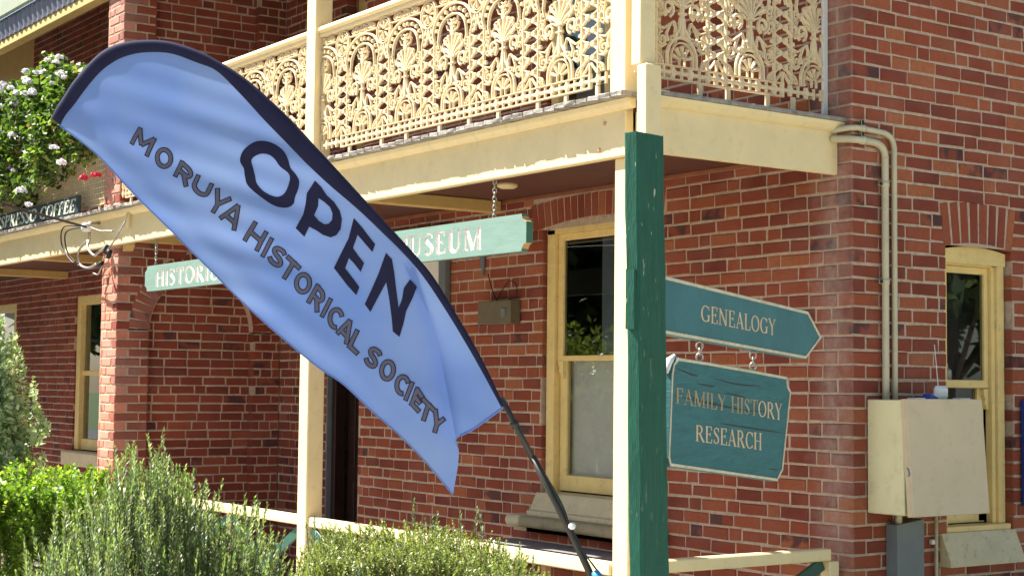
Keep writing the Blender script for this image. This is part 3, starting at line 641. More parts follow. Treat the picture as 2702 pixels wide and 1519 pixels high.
# posts
def post(x0, x1, y0, y1, z0, z1, name='post'): return vbox(name, M['cream'], x0, x1, y0, y1, z0, z1, bev=.008)
post(-.432, -.290, -1.453, -1.325, GZ, 3.134); post(-.435, -.29, -1.49, -1.36, 3.472, 5.575)
post(-4.098, -3.956, -1.486, -1.35, GZ, 3.134); post(-4.078, -3.931, -1.49, -1.348, 3.472, 5.575)
post(-.044, .044, -1.618, -1.510, GZ, 3.585, 'newel_post'); post(-.094, -.007, -1.6165, -1.5115, 3.5855, 5.85)
# lower handrails with green St Andrew's crosses
def rail_bay(p, q, top, nsub):
    p, q = Vector((p[0], p[1], 0)), Vector((q[0], q[1], 0)); d = (q-p).normalized(); b = MB()
    a = Vector((p.x, p.y, top-.035)); c = Vector((q.x, q.y, top-.035)); b.bar(a, c, .075, .07, bev=.008); b.build('handrail', M['cream'], ver)
    b = MB(); b.bar(a-ZU*.72, c-ZU*.72, .06, .07, bev=.006); b.build('bottom_rail', M['cream'], ver)
    L = (q-p).length
    for i in range(nsub):
        s0 = p+d*(L*i/nsub+.03); s1 = p+d*(L*(i+1)/nsub-.03)
        if i:
            b = MB(); m0 = p+d*(L*i/nsub); b.bar(Vector((m0.x, m0.y, top-.72)), Vector((m0.x, m0.y, top-.072)), .05, .05, up=d, bev=.004); b.build('baluster', M['cream'], ver)
        for (za, zb) in ((top-.09, top-.70), (top-.70, top-.09)):
            b = MB(); off = .013 if za > zb else -.013; nrm = d.cross(ZU)*off
            b.bar(Vector((s0.x, s0.y, za))+nrm, Vector((s1.x, s1.y, zb))+nrm, .024, .075, bev=.003); b.build('brace', M['green_rail'], ver)
rail_bay((-7.81, -1.43), (-4.10, -1.43), .888, 3)
rail_bay((-3.954, -1.43), (-.434, -1.43), .885, 3)
rail_bay((-.115, -1.44), (-.115, -.09), .928, 1)
b = MB(); b.box(-.155, -.075, -.11, -.03, GZ, .855, .006); b.build('post', M['cream'], ver)
sl_ = vbox('verandah_floor', M['slab'], -19, -.1, -1.55, .24, GZ+.004, 0.0)
# roof over the balcony: beam, corrugated sheet, gutter (above the picture except at the far left)
vbox('roof_beam', M['tan'], -19, .1, -1.50, -1.38, 5.575, 5.68)
def roof_z(y): return 5.86+(y+1.56)*.50
b = MB(); pts = []; n = 0; xs = np.arange(-19, .25, .019)
for k, xx in enumerate(xs):
    h = .009*math.sin(2*math.pi*xx/.076)
    b.v += [(xx, -1.555, roof_z(-1.555)+h), (xx, .60, roof_z(.60)+h)]
    if k: a = 2*k-2; b.f.append((a, a+2, a+3, a+1)); b.mi.append(0)
b.build('roof_sheet', M['roof_iron'], ver, True)
b = MB()
for k, xx in enumerate(xs):
    h = .010*math.sin(2*math.pi*xx/.152); b.v += [(xx, -1.545+h, 5.87), (xx, -1.515+h, 5.665)]
    if k: a = 2*k-2; b.f.append((a, a+2, a+3, a+1)); b.mi.append(0)
b.build('valance_sheet', M['roof_iron'], ver, True)
b = MB(); b.box(-19, .25, -1.60, -1.552, 5.865, 6.15, .02); b.build('gutter', M['gutter'], ver)

# ================================================================ cast iron lace
def strokes_lace(p):
    S = []; h = p/2
    A = lambda cx, cz, r, a0, a1, n=12, ry=None: [(cx+r*math.cos(rad(a0+(a1-a0)*i/n)), cz+(ry or r)*math.sin(rad(a0+(a1-a0)*i/n))) for i in range(n+1)]
    def add(pts, w, t=.010, w1=None, z=0.0): S.append((pts, w, w if w1 is None else w1, t, z))
    def both(pts, w, t=.010, w1=None, z=0.0):
        add(pts, w, t, w1, z); add([(-a, c) for a, c in pts], w, t, w1, z+.0004)
    dot = lambda x, z, r, t=.012: add(A(x, z, r*.5, 0, 360, 8), r, t)
    def spiral(cx, cz, r0, a0, turns, sgn=1, n=16): return [(cx+r0*(1-.78*i/n)*math.cos(rad(a0+sgn*360*turns*i/n)), cz+r0*(1-.78*i/n)*math.sin(rad(a0+sgn*360*turns*i/n))) for i in range(n+1)]
    # bottom strip of pierced squares
    add([(-h, .006), (h, .006)], .014, .012); add([(-h, .082), (h, .082)], .010, .014)
    sq = p/4
    for i in range(4):
        c = -h+sq*(i+.5)
        if i: add([(-h+sq*i, .012), (-h+sq*i, .078)], .016, .008)
        add([(c-sq/2, .045), (c+sq/2, .045)], .022, .009); add([(c, .012), (c, .078)], .030, .010); dot(c, .045, .026)
        for sx in (-1, 1): add([(c+sx*sq*.25, .037), (c+sx*sq*.25, .053)], .024, .009)
    add([(h-.001, .0), (h-.001, .09)], .030, .012)
    # foot arch with daisy
    add([(-.120, .085), (-.120, .13)]+A(0, .13, .120, 180, 0, 18)+[(.120, .13), (.120, .085)], .020)
    add([(-.090, .085), (-.090, .13)]+A(0, .13, .090, 180, 0, 14)+[(.090, .13), (.090, .085)], .009)
    for a in (20, 55, 90, 125, 160):
        c, s_ = math.cos(rad(a)), math.sin(rad(a)); add([(.028*c, .115+.028*s_), (.055*c, .115+.055*s_), (.084*c, .115+.084*s_)], .008, .012, .024)
    add([(-.022, .085), (-.022, .115)]+A(0, .115, .022, 180, 0, 8)+[(.022, .115), (.022, .085)], .010)
    # vase stem, bowl of leaves, plume
    both([(.062, .245), (.040, .275), (.020, .30), (.013, .36)], .030, w1=.018); add([(0, .25), (0, .42)], .030, .014, .024)
    add([(-.03, .385), (.03, .385)], .016, .016); add([(-.036, .43), (.036, .43)], .020, .016)
    for a, l, w in ((90, .14, .014), (72, .135, .013), (108, .135, .013), (54, .13, .015), (126, .13, .015), (32, .115, .018), (148, .115, .018)):
        c, s_ = math.cos(rad(a)), math.sin(rad(a)); add([(.012*c, .425+.01*s_), (l*.6*c, .43+l*.62*s_), (l*c*1.1, .43+l*s_)], w*.6, .012, w*1.7); dot(l*c*1.15, .43+l*s_*1.04, .015)
    for z, r in ((.585, .026), (.615, .022), (.642, .016), (.664, .010)): dot(0, z, r, .014); both([(.006, z), (.026, z+.014)], .016, .011, .010)
    # scrolls
    both([(.118, .215), (.128, .26), (.10, .315), (.07, .335)], .018, w1=.012); both([(.07, .335), (.055, .30), (.06, .27)], .013)
    both([(.10, .315), (.150, .285), (.205, .300)], .015, w1=.011); dot(.196, .325, .014); dot(-.196, .325, .014)
    both(spiral(.163, .225, .042, 90, 1.4, -1), .013); both([(.205, .19), (.165, .180), (.13, .2)], .013)
    both(spiral(.115, .405, .050, 250, 1.25, -1), .017, w1=.022); both([(.13, .36), (.165, .395), (.165, .44), (.150, .475)], .018, w1=.006)
    both([(.160, .42), (.187, .438), (.205, .42), (.200, .395)], .015); both([(.09, .45), (.06, .44), (.04, .43)], .014); both([(.085, .46), (.115, .49), (.105, .53)], .016, w1=.008)
    both(A(.213, .088, .054, 180, 92, 8), .011); both(A(.213, .088, .030, 180, 92, 6), .008)
    for a in (165, 140, 115): both([(.213+.03*math.cos(rad(a)), .088+.03*math.sin(rad(a))), (.213+.054*math.cos(rad(a)), .088+.054*math.sin(rad(a)))], .009)
    # twin uprights with the chain between them
    both([(.213, .082), (.213, .56)], .015, .013)
    e = h-.076
    both([(h-.006, .150), (e+.010, .086)], .013); both([(h-.003, .150), (h-.003, .088)], .008)
    for z in (.18, .26, .34, .42, .50):
        
        for sx in (1, -1):
            add(A(sx*(h-.027), z, .011, 0, 360, 8), .021, .013); add([(sx*(e+.004), z-.040), (sx*(h-.034), z-.010), (sx*(h-.006), z+.002)], .016, .010, .014)
            add([(sx*(e+.004), z+.034), (sx*(h-.030), z+.012), (sx*(h-.014), z+.002)], .010, .009, .012)
    # pointed big arch, inner arch with leaf beads
    both([(.213, .555), (.232, .60)]+[(.232*math.cos(rad(a)), .605+.175*math.sin(rad(a))) for a in range(8, 91, 8)]+[(0, .78)], .017, .013)
    both([(.150, .50), (.168, .55)]+[(.160*math.cos(rad(a)), .585+.125*math.sin(rad(a))) for a in range(6, 91, 10)]+[(0, .712)], .015, .013)
    both(spiral(.163, .500, .030, 80, 1.1, -1), .012)
    for a in (12, 30, 48, 66, 84):
        x, z = .196*math.cos(rad(a)), .595+.150*math.sin(rad(a)); dot(x, z, .015, .014); dot(-x, z, .015, .0144)
    both([(.213, .50), (.185, .46), (.190, .53)], .012); both(spiral(.246, .585, .024, 200, 1.0), .012); both([(.232, .55), (h-.004, .60)], .013); both([(h-.03, .555), (h-.004, .655)], .014)
    both([(.232, .61), (.262, .66)], .014, w1=.02); both([(.20, .70), (.235, .675)], .016, w1=.01); dot(.255, .635, .016); dot(-.255, .635, .016)
    both(spiral(.075, .545, .030, 270, 1.1, 1), .010); both([(.03, .50), (.075, .515), (.105, .555)], .011, w1=.007); both([(.02, .60), (.055, .61), (.075, .645)], .012, w1=.006)
    both([(.03, .64), (.055, .66), (.06, .69)], .010, w1=.006); both(spiral(.172, .375, .022, 0, 1.1, 1), .009); both([(.06, .21), (.045, .235), (.055, .262)], .011)
    both(spiral(.085, .235, .020, 180, 1.0, -1), .009); both([(.195, .25), (.18, .275), (.20, .29)], .010); both(spiral(.182, .455, .020, 300, 1.0, 1), .009); both([(.135, .52), (.12, .475)], .010, w1=.006)
    # frieze and wheel
    both([(.05, .790), (h-.088, .790)], .011, .014); add([(-.06, .79), (.06, .79)], .011, .014); add([(-h, .858), (h, .858)], .014, .012)
    add(A(0, .795, .052, 180, 0, 10), .010); add(A(0, .795, .030, 180, 0, 8), .007)
    for a in (35, 62, 90, 118, 145): add([(.012*math.cos(rad(a)), .798+.012*math.sin(rad(a))), (.050*math.cos(rad(a)), .796+.050*math.sin(rad(a)))], .006, .009, .012)
    both(spiral(.085, .828, .026, 30, 1.3, -1), .010); both(spiral(.138, .822, .026, 150, 1.3, 1), .010); both([(.112, .80), (.112, .855)], .009)
    for sx in (-1, 1):          # wheels sit on the panel joints: each panel carries the halves
        X = sx*h; lo, hi = (90, 270) if sx > 0 else (-90, 90)
        add(A(X, .757, .094, lo, hi, 16), .013, .014); add(A(X, .757, .074, lo, hi, 14), .008, .012)
        for a in range(lo, hi+1, 45):
            c, s_ = math.cos(rad(a)), math.sin(rad(a)); add([(X+.016*c, .757+.016*s_), (X+.038*c, .757+.038*s_), (X+.064*c, .757+.064*s_)], .006, .012, .021)
        add([(X, .60), (X, .664)], .013)
    return S
def lace_mesh(p, x0=None, x1=None, sx=1.0):
    mb = MB(); h = p/2; x0 = -h if x0 is None else x0; x1 = h if x1 is None else x1
    for si, (pts, w0, w1, t, zoff) in enumerate(strokes_lace(.58)):
        pts = [(a*p/.58, c) for a, c in pts]; n = len(pts)
        run = []; runs = []
        for i, q in enumerate(pts):
            if x0-.004 <= q[0] <= x1+.004: run.append((q, w0+(w1-w0)*i/max(1, n-1)))
            else:
                if len(run) > 1: runs.append(run)
                run = []
        if len(run) > 1: runs.append(run)
        off = (si % 23)*.00013
        for run in runs:
            base = len(mb.v); m_ = len(run)
            closed = m_ > 4 and abs(run[0][0][0]-run[-1][0][0]) < 1e-5 and abs(run[0][0][1]-run[-1][0][1]) < 1e-5
            for i, (q, w) in enumerate(run):
                a = run[max(i-1, 0)][0]; b = run[min(i+1, m_-1)][0]
                if closed and i in (0, m_-1): a, b = run[m_-2][0], run[1][0]
                tx, tz = b[0]-a[0], b[1]-a[1]; l = math.hypot(tx, tz) or 1; nx, nz = -tz/l, tx/l
                w *= 1.06
                for s_, d in ((-.5, 0), (-.26, t), (.26, t), (.5, 0)):
                    mb.v.append((q[0]+nx*w*s_, -d-off, q[1]+nz*w*s_))
                for s_ in (.5, -.5): mb.v.append((q[0]+nx*w*s_, .004-off*.5, q[1]+nz*w*s_))
            for i in range(m_-1):
                a = base+i*6
                for k in range(6):
                    k2 = (k+1) % 6; mb.f.append((a+k, a+6+k, a+6+k2, a+k2)); mb.mi.append(0)
            if not closed:
                mb.f.append(tuple(base+k for k in range(6))); mb.mi.append(0); e = base+(m_-1)*6; mb.f.append(tuple(e+k for k in range(5, -1, -1))); mb.mi.append(0)
    return mb.mesh('lace_panel')
PAN = .585; LZ = 3.568
full = lace_mesh(PAN); full.materials.append(M['lace'])
def lace_run(name, label, start, end, org, rot, joints, feet, p=PAN):
    """start/end along the run; joints: first wheel position; org/rot put the run in the world"""
    T = Matrix.Translation(org) @ Matrix.Rotation(rot, 4, 'Z')
    th = empty(name, T @ Vector(((start+end)/2, 0, 3.50)), label, 'railing', 'cast iron balcony railings')
    fm = full if p == PAN else None
    if fm is None: fm = lace_mesh(p); fm.materials.append(M['lace'])
    j = joints
    while j-p > start-p: j -= p
    while j < end-.02:
        a, c = max(j, start), min(j+p, end)
        if c-a > .03:
            if c-a > p-.012: me = fm
            else: me = lace_mesh(p, a-j-p/2, c-j-p/2); me.materials.append(M['lace'])
            o = bpy.data.objects.new('lace_panel', me); COL.objects.link(o); put(o, th)
            o.matrix_basis = T @ Matrix.Translation((j+p/2, 0, LZ))
        j += p
    def rbox(nm, x0, x1, y0, y1, z0, z1, bev, mat):
        b = MB(); b.box(x0, x1, y0, y1, z0, z1, bev); o = b.build(nm, mat, None); put(o, th); o.matrix_basis = T
    rbox('handrail', start, end, -.052, .045, 4.452, 4.502, .018, M['cream']); rbox('under_rail', start, end, -.028, .03, 4.425, 4.453, .004, M['cream'])
    for f in feet: rbox('foot', f-.016, f+.016, -.006, .012, 3.466, LZ+.012, .003, M['lace'])
    return th
lace_run('cast_iron_railing', 'sunlit cream cast iron lace railing between the two front balcony posts', -3.93, -.436, (0, -1.43, 0), 0, -3.609, (-3.5, -3.05, -2.72, -2.3, -1.95, -1.62, -1.2, -.92, -.62))
lace_run('cast_iron_railing', 'cream cast iron lace railing running left behind the top of the flag', -7.80, -4.08, (0, -1.43, 0), 0, -3.609-PAN*7, (-7.6, -7.1, -6.5, -6.0, -5.6, -5.1, -4.7, -4.3))
lace_run('cast_iron_railing', 'shaded cream cast iron lace railing on the short side of the balcony', -1.51, -.055, (-.19, 0, 0), rad(90), -1.43, (-1.03, -.815, -.503, -.293), .522)
vbox('wall_batten', M['white_plastic'], -.200, -.182, -.050, -.008, 3.47, 5.57, bev=.003)
# plain lattice railing of the cafe balcony
lt = empty('lattice_railing', (-10.5, -1.43, 3.5), 'pale lattice railing behind the geraniums on the far balcony', 'railing')
b = MB()
for i in range(203): b.box(-18.8+i*.052, -18.8+i*.052+.014, -1.437, -1.425, 3.56, 4.40)
for i in range(15): b.box(-18.8, -8.24, -1.443, -1.438, 3.56+i*.055, 3.56+i*.055+.012)
tag(b.build('lattice', M['lace'], lt), kind='stuff')
b = MB(); b.box(-18.8, -8.24, -1.48, -1.39, 4.40, 4.46, .012); b.build('handrail', M['cream'], lt)
for i in range(35): b = MB(); b.box(-18.6+i*.3, -18.6+i*.3+.025, -1.44, -1.42, 3.466, 3.565); b.build('foot', M['lace'], lt)

# ================================================================ lettering
def serif_letters(T, t, s):
    L = {}
    E = lambda cx, cy, rx, ry, a0, a1, n=18: [(cx+rx*math.cos(rad(a0+(a1-a0)*i/n)), cy+ry*math.sin(rad(a0+(a1-a0)*i/n))) for i in range(n+1)]
    W = lambda a0, a1, n=18: [t+(T-t)*abs(math.cos(rad(a0+(a1-a0)*i/n)))**1.3 for i in range(n+1)]
    sf = lambda x, y, w=.26: ([(x-w/2, y), (x+w/2, y)], s)
    st = lambda x, w=T, a=0, b=1: ([(x, a), (x, b)], w)
    l, h = s/2, 1-s/2
    L['A'] = (.82, [([(.10, 0), (.42, 1)], t), ([(.40, 1), (.72, 0)], T), ([(.22, .33), (.62, .33)], t), sf(.10, l), sf(.72, l)])
    L['C'] = (.80, [(E(.44, .5, .36, .5-t/2, 48, 312), W(48, 312)), ([(.74, .72), (.74, .96)], t), ([(.74, .06), (.74, .22)], t*.8)])
    L['E'] = (.68, [st(.15), ([(.05, l), (.58, l)], s*1.2), ([(.05, h), (.56, h)], s*1.2), ([(.15, .52), (.46, .52)], t), ([(.60, 0), (.62, .24)], t), ([(.57, 1), (.57, .78)], t), ([(.46, .42), (.46, .62)], t*.8)])
    L['F'] = (.62, [st(.15), sf(.15, l), ([(.05, h), (.56, h)], s*1.2), ([(.15, .5), (.44, .5)], t), ([(.57, 1), (.57, .76)], t), ([(.45, .40), (.45, .60)], t*.8)])
    L['G'] = (.86, [(E(.44, .5, .36, .5-t/2, 48, 325), W(48, 325)), ([(.74, .72), (.74, .96)], t), ([(.72, .05), (.72, .42)], T), sf(.72, .42)])
    L['H'] = (.86, [st(.15), st(.71), ([(.15, .51), (.71, .51)], t)]+[sf(x, y) for x in (.15, .71) for y in (l, h)])
    L['I'] = (.34, [st(.17), sf(.17, l), sf(.17, h)])
    L['L'] = (.64, [st(.15), sf(.15, h), ([(.05, l), (.58, l)], s*1.2), ([(.59, 0), (.61, .26)], t)])
    L['M'] = (1.06, [st(.14, t*1.2), ([(.16, 1), (.53, .02)], T), ([(.53, .02), (.90, 1)], t), st(.90), sf(.14, l), sf(.90, l), sf(.10, h, .18), sf(.95, h, .18)])
    L['N'] = (.90, [st(.14, t*1.2), ([(.14, .98), (.74, .02)], T), st(.74, t*1.2), sf(.14, l), sf(.10, h, .2), sf(.74, h)])
    L['O'] = (.90, [(E(.45, .5, .37, .5-t/2, 0, 360, 28), W(0, 360, 28))])
    L['P'] = (.70, [st(.15), sf(.15, l), ([(.05, h), (.36, h)], s*1.2), (E(.34, .74, .25, .26-t/2, 90, -90), W(90, -90)), ([(.34, .49), (.15, .49)], t)])
    L['R'] = (.82, [st(.15), sf(.15, l), ([(.05, h), (.36, h)], s*1.2), (E(.34, .75, .24, .25-t/2, 90, -90), W(90, -90)), ([(.34, .51), (.15, .51)], t), ([(.36, .52), (.74, .0)], T*.95), sf(.74, l, .2)])
    L['S'] = (.60, [([(.50, .83), (.43, .94), (.30, .975), (.16, .92), (.10, .79), (.14, .66), (.28, .55), (.42, .44), (.50, .31), (.48, .15), (.36, .04), (.22, .03), (.11, .12), (.08, .22)], [t*.9, t, t, t*1.2, T*.8, T*.95, T, T, T*.95, T*.8, t*1.2, t, t, t*.9]), ([(.50, .74), (.51, .97)], t*.8), ([(.08, .03), (.08, .27)], t*.8)])
    L['T'] = (.76, [st(.38), sf(.38, l), ([(.04, h), (.72, h)], s*1.2), ([(.06, 1), (.05, .76)], t), ([(.70, 1), (.71, .76)], t)])
    L['U'] = (.84, [([(.16, 1), (.16, .32)]+E(.42, .32, .26, .32-t/2, 180, 360, 12)+[(.68, .32), (.68, 1)], [T]*4+[T*.9]*4+[t*1.4]*7), sf(.16, h), sf(.68, h)])
    L['Y'] = (.80, [([(.10, 1), (.42, .46)], T*.95), ([(.72, 1), (.41, .46)], t), st(.41, T, 0, .50), sf(.41, l), sf(.10, h, .22), sf(.70, h, .2)])
    L[' '] = (.38, [])
    return L
SER = serif_letters(.125, .05, .04); FAT = serif_letters(.21, .085, .07)
def stroke_prisms(mb, strokes, fn, top, bot, eps=.00012):
    """fn(x,z,y)->Vector; each stroke is its own thin closed prism"""
    for si, (pts, w) in enumerate(strokes):
        n = len(pts); ws = w if isinstance(w, (list, tuple)) else [w]*n
        ws = list(ws)+[ws[-1]]*(n-len(ws)); closed = n > 4 and math.hypot(pts[0][0]-pts[-1][0], pts[0][1]-pts[-1][1]) < 1e-6
        base = len(mb.v)
        for i, q in enumerate(pts):
            a, b = pts[max(i-1, 0)], pts[min(i+1, n-1)]
            if closed and i in (0, n-1): a, b = pts[n-2], pts[1]
            tx, tz = b[0]-a[0], b[1]-a[1]; l = math.hypot(tx, tz) or 1; nx, nz = -tz/l*ws[i]/2, tx/l*ws[i]/2
            for sx, y in ((-1, top+si*eps), (1, top+si*eps), (1, bot), (-1, bot)): mb.v.append(tuple(fn(q[0]+nx*sx, q[1]+nz*sx, y)))
        for i in range(n-1):
            a = base+4*i
            for k in range(4): mb.f.append((a+k, a+4+k, a+4+(k+1) % 4, a+(k+1) % 4)); mb.mi.append(mb.cur)
        if not closed:
            mb.f.append((base, base+1, base+2, base+3)); mb.mi.append(mb.cur); e = base+4*(n-1); mb.f.append((e+3, e+2, e+1, e)); mb.mi.append(mb.cur)
def text_width(font, txt, gap=.06): return sum(font[c][0]+gap for c in txt)-gap
# ================================================================ museum sign under the fascia
ms = empty('museum_sign', (-4.2, -1.455, 2.66), 'long mint green timber sign with carved white letters hung on chains below the fascia', 'sign')
X0, X1, ZB, ZT = -7.10, -1.238, 2.667, 2.893
c = .048; poly = []
def cut(cx, cz, a0, a1): return [(cx+c*math.cos(rad(a0+(a1-a0)*i/5)), cz+c*math.sin(rad(a0+(a1-a0)*i/5))) for i in range(6)]
poly += cut(X0, ZB, 90, 0) + cut(X1, ZB, 180, 90) + cut(X1, ZT, 270, 180) + cut(X0, ZT, 0, -90)
bmb = MB(); bmb.prism(poly, (0, -1.48, 0), (1, 0, 0), ZU, (0, 1, 0), 0, .05)
board = bmb.build('board', [M['mint'], M['letter_white'], M['mint_edge'], M['wood_raw']], ms); fix_normals(board)
for p in board.data.polygons:
    if abs(p.normal.y) < .5: p.material_index = 2 if abs(p.normal.x) > .97 else (3 if abs(p.normal.x) > .12 and abs(p.normal.z) > .12 else 0)
def carve(board, words):
    cm = MB(); cm.cur = 1
    for txt, xa, xb, zb, hh in words:
        w = text_width(FAT, txt, .10); x = 0
        for ch in txt:
            lw, st = FAT[ch]
            fn = lambda a, z, y, x=x: Vector((xa+(a+x)/w*(xb-xa), y, zb+z*hh))
            stroke_prisms(cm, st, fn, -1.50, -1.471, .0003); x += lw+.10
    co = cm.build('cutter', [M['mint'], M['letter_white']]); fix_normals(co)
    md = board.modifiers.new('carve', 'BOOLEAN'); md.object = co; md.operation = 'DIFFERENCE'; md.solver = 'EXACT'; md.use_self = True
    dg = bpy.context.evaluated_depsgraph_get(); me = bpy.data.meshes.new_from_object(board.evaluated_get(dg))
    nf = len(board.data.polygons); board.modifiers.clear(); ok = len(me.polygons) > nf+100
    if ok: board.data = me
    bpy.data.objects.remove(co); return ok
CARVED = carve(board, [('HISTORICAL', -6.86, -5.20, 2.700, .145), ('MUSEUM', -2.80, -1.715, 2.705, .145)])
def chain(parent, top, bot, n, r=.0045, name='chain', lw=.011):
    b = MB(); top, bot = Vector(top), Vector(bot); ax = (bot-top).normalized(); L = (bot-top).length/n
    s1 = ax.orthogonal().normalized(); s2 = ax.cross(s1)
    for i in range(n):
        cc = top+ax*(L*(i+.5)); sd = s1 if i % 2 == 0 else s2
        b.tube([cc+ax*(math.cos(a)*L*.66)+sd*(math.sin(a)*lw) for a in [2*math.pi*k/12 for k in range(13)]], r, 6, False)
    return b.build(name, M['steel'], parent, True)
chain(ms, (-1.62, -1.45, 3.135), (-1.62, -1.45, 2.89), 9); chain(ms, (-6.93, -1.45, 3.135), (-6.93, -1.45, 2.89), 9)

# ================================================================ feather flag
FP0 = Vector(FLAG_P0); FE1 = Vector(FLAG_E1).normalized(); FN = FE1.cross(ZU).normalized()
flag = empty('feather_flag', FP0+FE1*.60+ZU*GZ, 'tilted blue feather flag reading OPEN, with dark sleeve and black pole', 'flag')
def interp(L, t):
    d = [0]
    for i in range(1, len(L)): d.append(d[-1]+math.hypot(L[i][0]-L[i-1][0], L[i][1]-L[i-1][1]))
    s = t*d[-1]
    return (float(np.interp(s, d, [p[0] for p in L])), float(np.interp(s, d, [p[1] for p in L])))
def dense(L, n=200):
    P = catmull([(a, 0, z) for a, z in L], 10); return [(p.x, p.z) for p in P]
TOPc, INc, BOTc, HEMc = dense(F_TOP), dense(F_INNER), dense(F_BOT), dense(F_HEM)
cz_ = [p[1] for p in F_CREASE][::-1]; cs_ = [p[0] for p in F_CREASE][::-1]
bz_s = sorted((a, z) for a, z in F_BOT)
sm = lambda x: 0 if x <= 0 else (1 if x >= 1 else x*x*(3-2*x))
def fold(s, z):
    zb = float(np.interp(s, [p[0] for p in bz_s], [p[1] for p in bz_s]))      # free edge below this point
    up = sm((s*-.95+z-2.55)/.55)*sm((.15-s)/.4)
    ph = .6*math.sin(3.1*s+1.0)
    fade = .35+.65*sm((s+1.25)/.5)*sm((-.45-s)/.3)
    h = up*fade*(.0032*math.sin(2*math.pi*(z+.26*s+.05*math.sin(2.1*s))/.205+ph)+.0021*math.sin(2*math.pi*(z+.36*s)/.096+1.7+1.5*math.sin(2.4*s)))
    dist = (z-zb)*.72
    edge = math.exp(-(max(dist, 0)/.10)**2)
    h += .0042*edge*math.sin(2*math.pi*dist/.10+2.2*math.sin(2.3*s))*sm((-.15-s)/.5)
    h += .0035*math.sin(2*math.pi*(s*.9+z*.6)/.47+.6)+.012*math.sin(2*math.pi*(s+.3)/1.3)*sm((2.9-z)/.8)
    h += .003*math.exp(-((s*.55+z-1.70)/.05)**2)
    return h
def fpt(s, z, off=0.0): return FP0+FE1*s+ZU*z+FN*(fold(s, z)+off)
NU, NV = 150, 64
V, F = [], []
for i in range(NU+1):
    u = i/NU; a = interp(INc, u); c_ = interp(BOTc, u)
    for j in range(NV+1):
        v = j/NV; hx = interp(HEMc, v); lin = (F_INNER[0][0]*(1-v)+F_BOT[0][0]*v, F_INNER[0][1]*(1-v)+F_BOT[0][1]*v)
        k = (1-u)**9
        s = a[0]*(1-v)+c_[0]*v+(hx[0]-lin[0])*k; z = a[1]*(1-v)+c_[1]*v+(hx[1]-lin[1])*k
        V.append((s, z))
CZ1, CZ0 = F_CREASE[0][1], F_CREASE[-1][1]
def crease_x(z): return float(np.interp(z, cz_, cs_))
main_v = [fpt(min(s, crease_x(z)) if CZ0 < z < CZ1 else s, z) for s, z in V]          # main sheet ends at the pleat
flap_v = [FP0+FE1*s+ZU*z+FN*(fold(s, z)-.0015-.024*sm((CZ1-z)/.35)) for s, z in V]    # the cloth next to the pole lies behind it
for i in range(NU):
    for j in range(NV):
        q = i*(NV+1)+j; F.append((q, q+1, q+NV+2, q+NV+1))
def sheet_part(name, verts, faces):
    used = sorted({i for f in faces for i in f}); ix = {v: k for k, v in enumerate(used)}
    me = bpy.data.meshes.new(name); me.from_pydata([tuple(verts[i]) for i in used], [], [tuple(ix[i] for i in f) for f in faces]); me.polygons.foreach_set('use_smooth', [True]*len(faces)); me.update()
    return link(name, me, flag, M['fabric'])
fm_, ff_ = [], []
for f in F:
    cs = sum(V[i][0] for i in f)/4; cz2 = sum(V[i][1] for i in f)/4; inside = CZ0-.03 < cz2 < CZ1
    if not (CZ0 < min(V[i][1] for i in f) and max(V[i][1] for i in f) < CZ1 and min(V[i][0]-crease_x(V[i][1]) for i in f) > 0): fm_.append(f)
    if inside and cs > crease_x(cz2)-.035 and min(V[i][1] for i in f) > CZ0-.03: ff_.append(f)
sheet_part('fabric', main_v, fm_); sheet_part('pleat', flap_v, ff_)
sv = MB(); NS = 120
rows = []
for i in range(NS+1):
    t = i/NS; a = interp(TOPc, t); c_ = interp(INc, t); row = []
    for f_, d in ((0, 0), (.2, .006), (.5, .0065), (.85, .0045), (1.03, .0025), (.85, -.004), (.55, -.006), (.25, -.006)):
        s = a[0]+(c_[0]-a[0])*f_; z = a[1]+(c_[1]-a[1])*f_; row.append(FP0+FE1*s+ZU*z+FN*(fold(c_[0], c_[1])+d))
    rows.append(row)
for r_ in rows: sv.v += [tuple(p) for p in r_]
for i in range(NS):
    for k in range(8): sv.f.append((i*8+k, i*8+(k+1) % 8, i*8+8+(k+1) % 8, i*8+8+k)); sv.mi.append(0)
sv.f += [tuple(range(8))[::-1], tuple(NS*8+k for k in range(8))]; sv.mi += [0, 0]
sl2 = sv.build('sleeve', M['navy'], flag, True); fix_normals(sl2)
pb = MB(); pp = [FP0+FE1*s+ZU*z+FN*-.012 for s, z in F_POLE]
dlast = (pp[-1]-pp[-2]).normalized(); base_p = pp[-1]+dlast*((pp[-1].z-GZ)/-dlast.z)
pb.tube([pp[0]-dlast*.03]+pp[1:3], [.0085, .0095, .0105], 10); pb.tube([pp[1], pp[1]+dlast*.02], [.014, .014], 10)
pb.tube([pp[2]-dlast*.02]+pp[3:]+[base_p], [.0112]*(len(pp)-1), 10); pb.build('pole', M['pole'], flag, True)
cb = MB(); cl = [pp[2]+FE1*.012+FN*.01, pp[3]+FE1*.018+FN*.012, pp[4]+FE1*.004+FN*.014, pp[5]+FE1*.028+FN*.01, pp[6]+FE1*.03]
cb.tube(catmull(cl, 5), .0028, 6); cb.build('cord', M['black'], flag, True)
cb = MB(); ctr = pp[3]*.35+pp[4]*.65+FE1*.016+FN*.014
cb.tube([ctr+dlast*(.011*math.cos(a)) for a in [math.pi*k/8 for k in range(9)]], [max(.0005, .012*math.sin(math.pi*k/8)) for k in range(9)], 12, False); cb.build('bead', M['white_plastic'], flag, True)
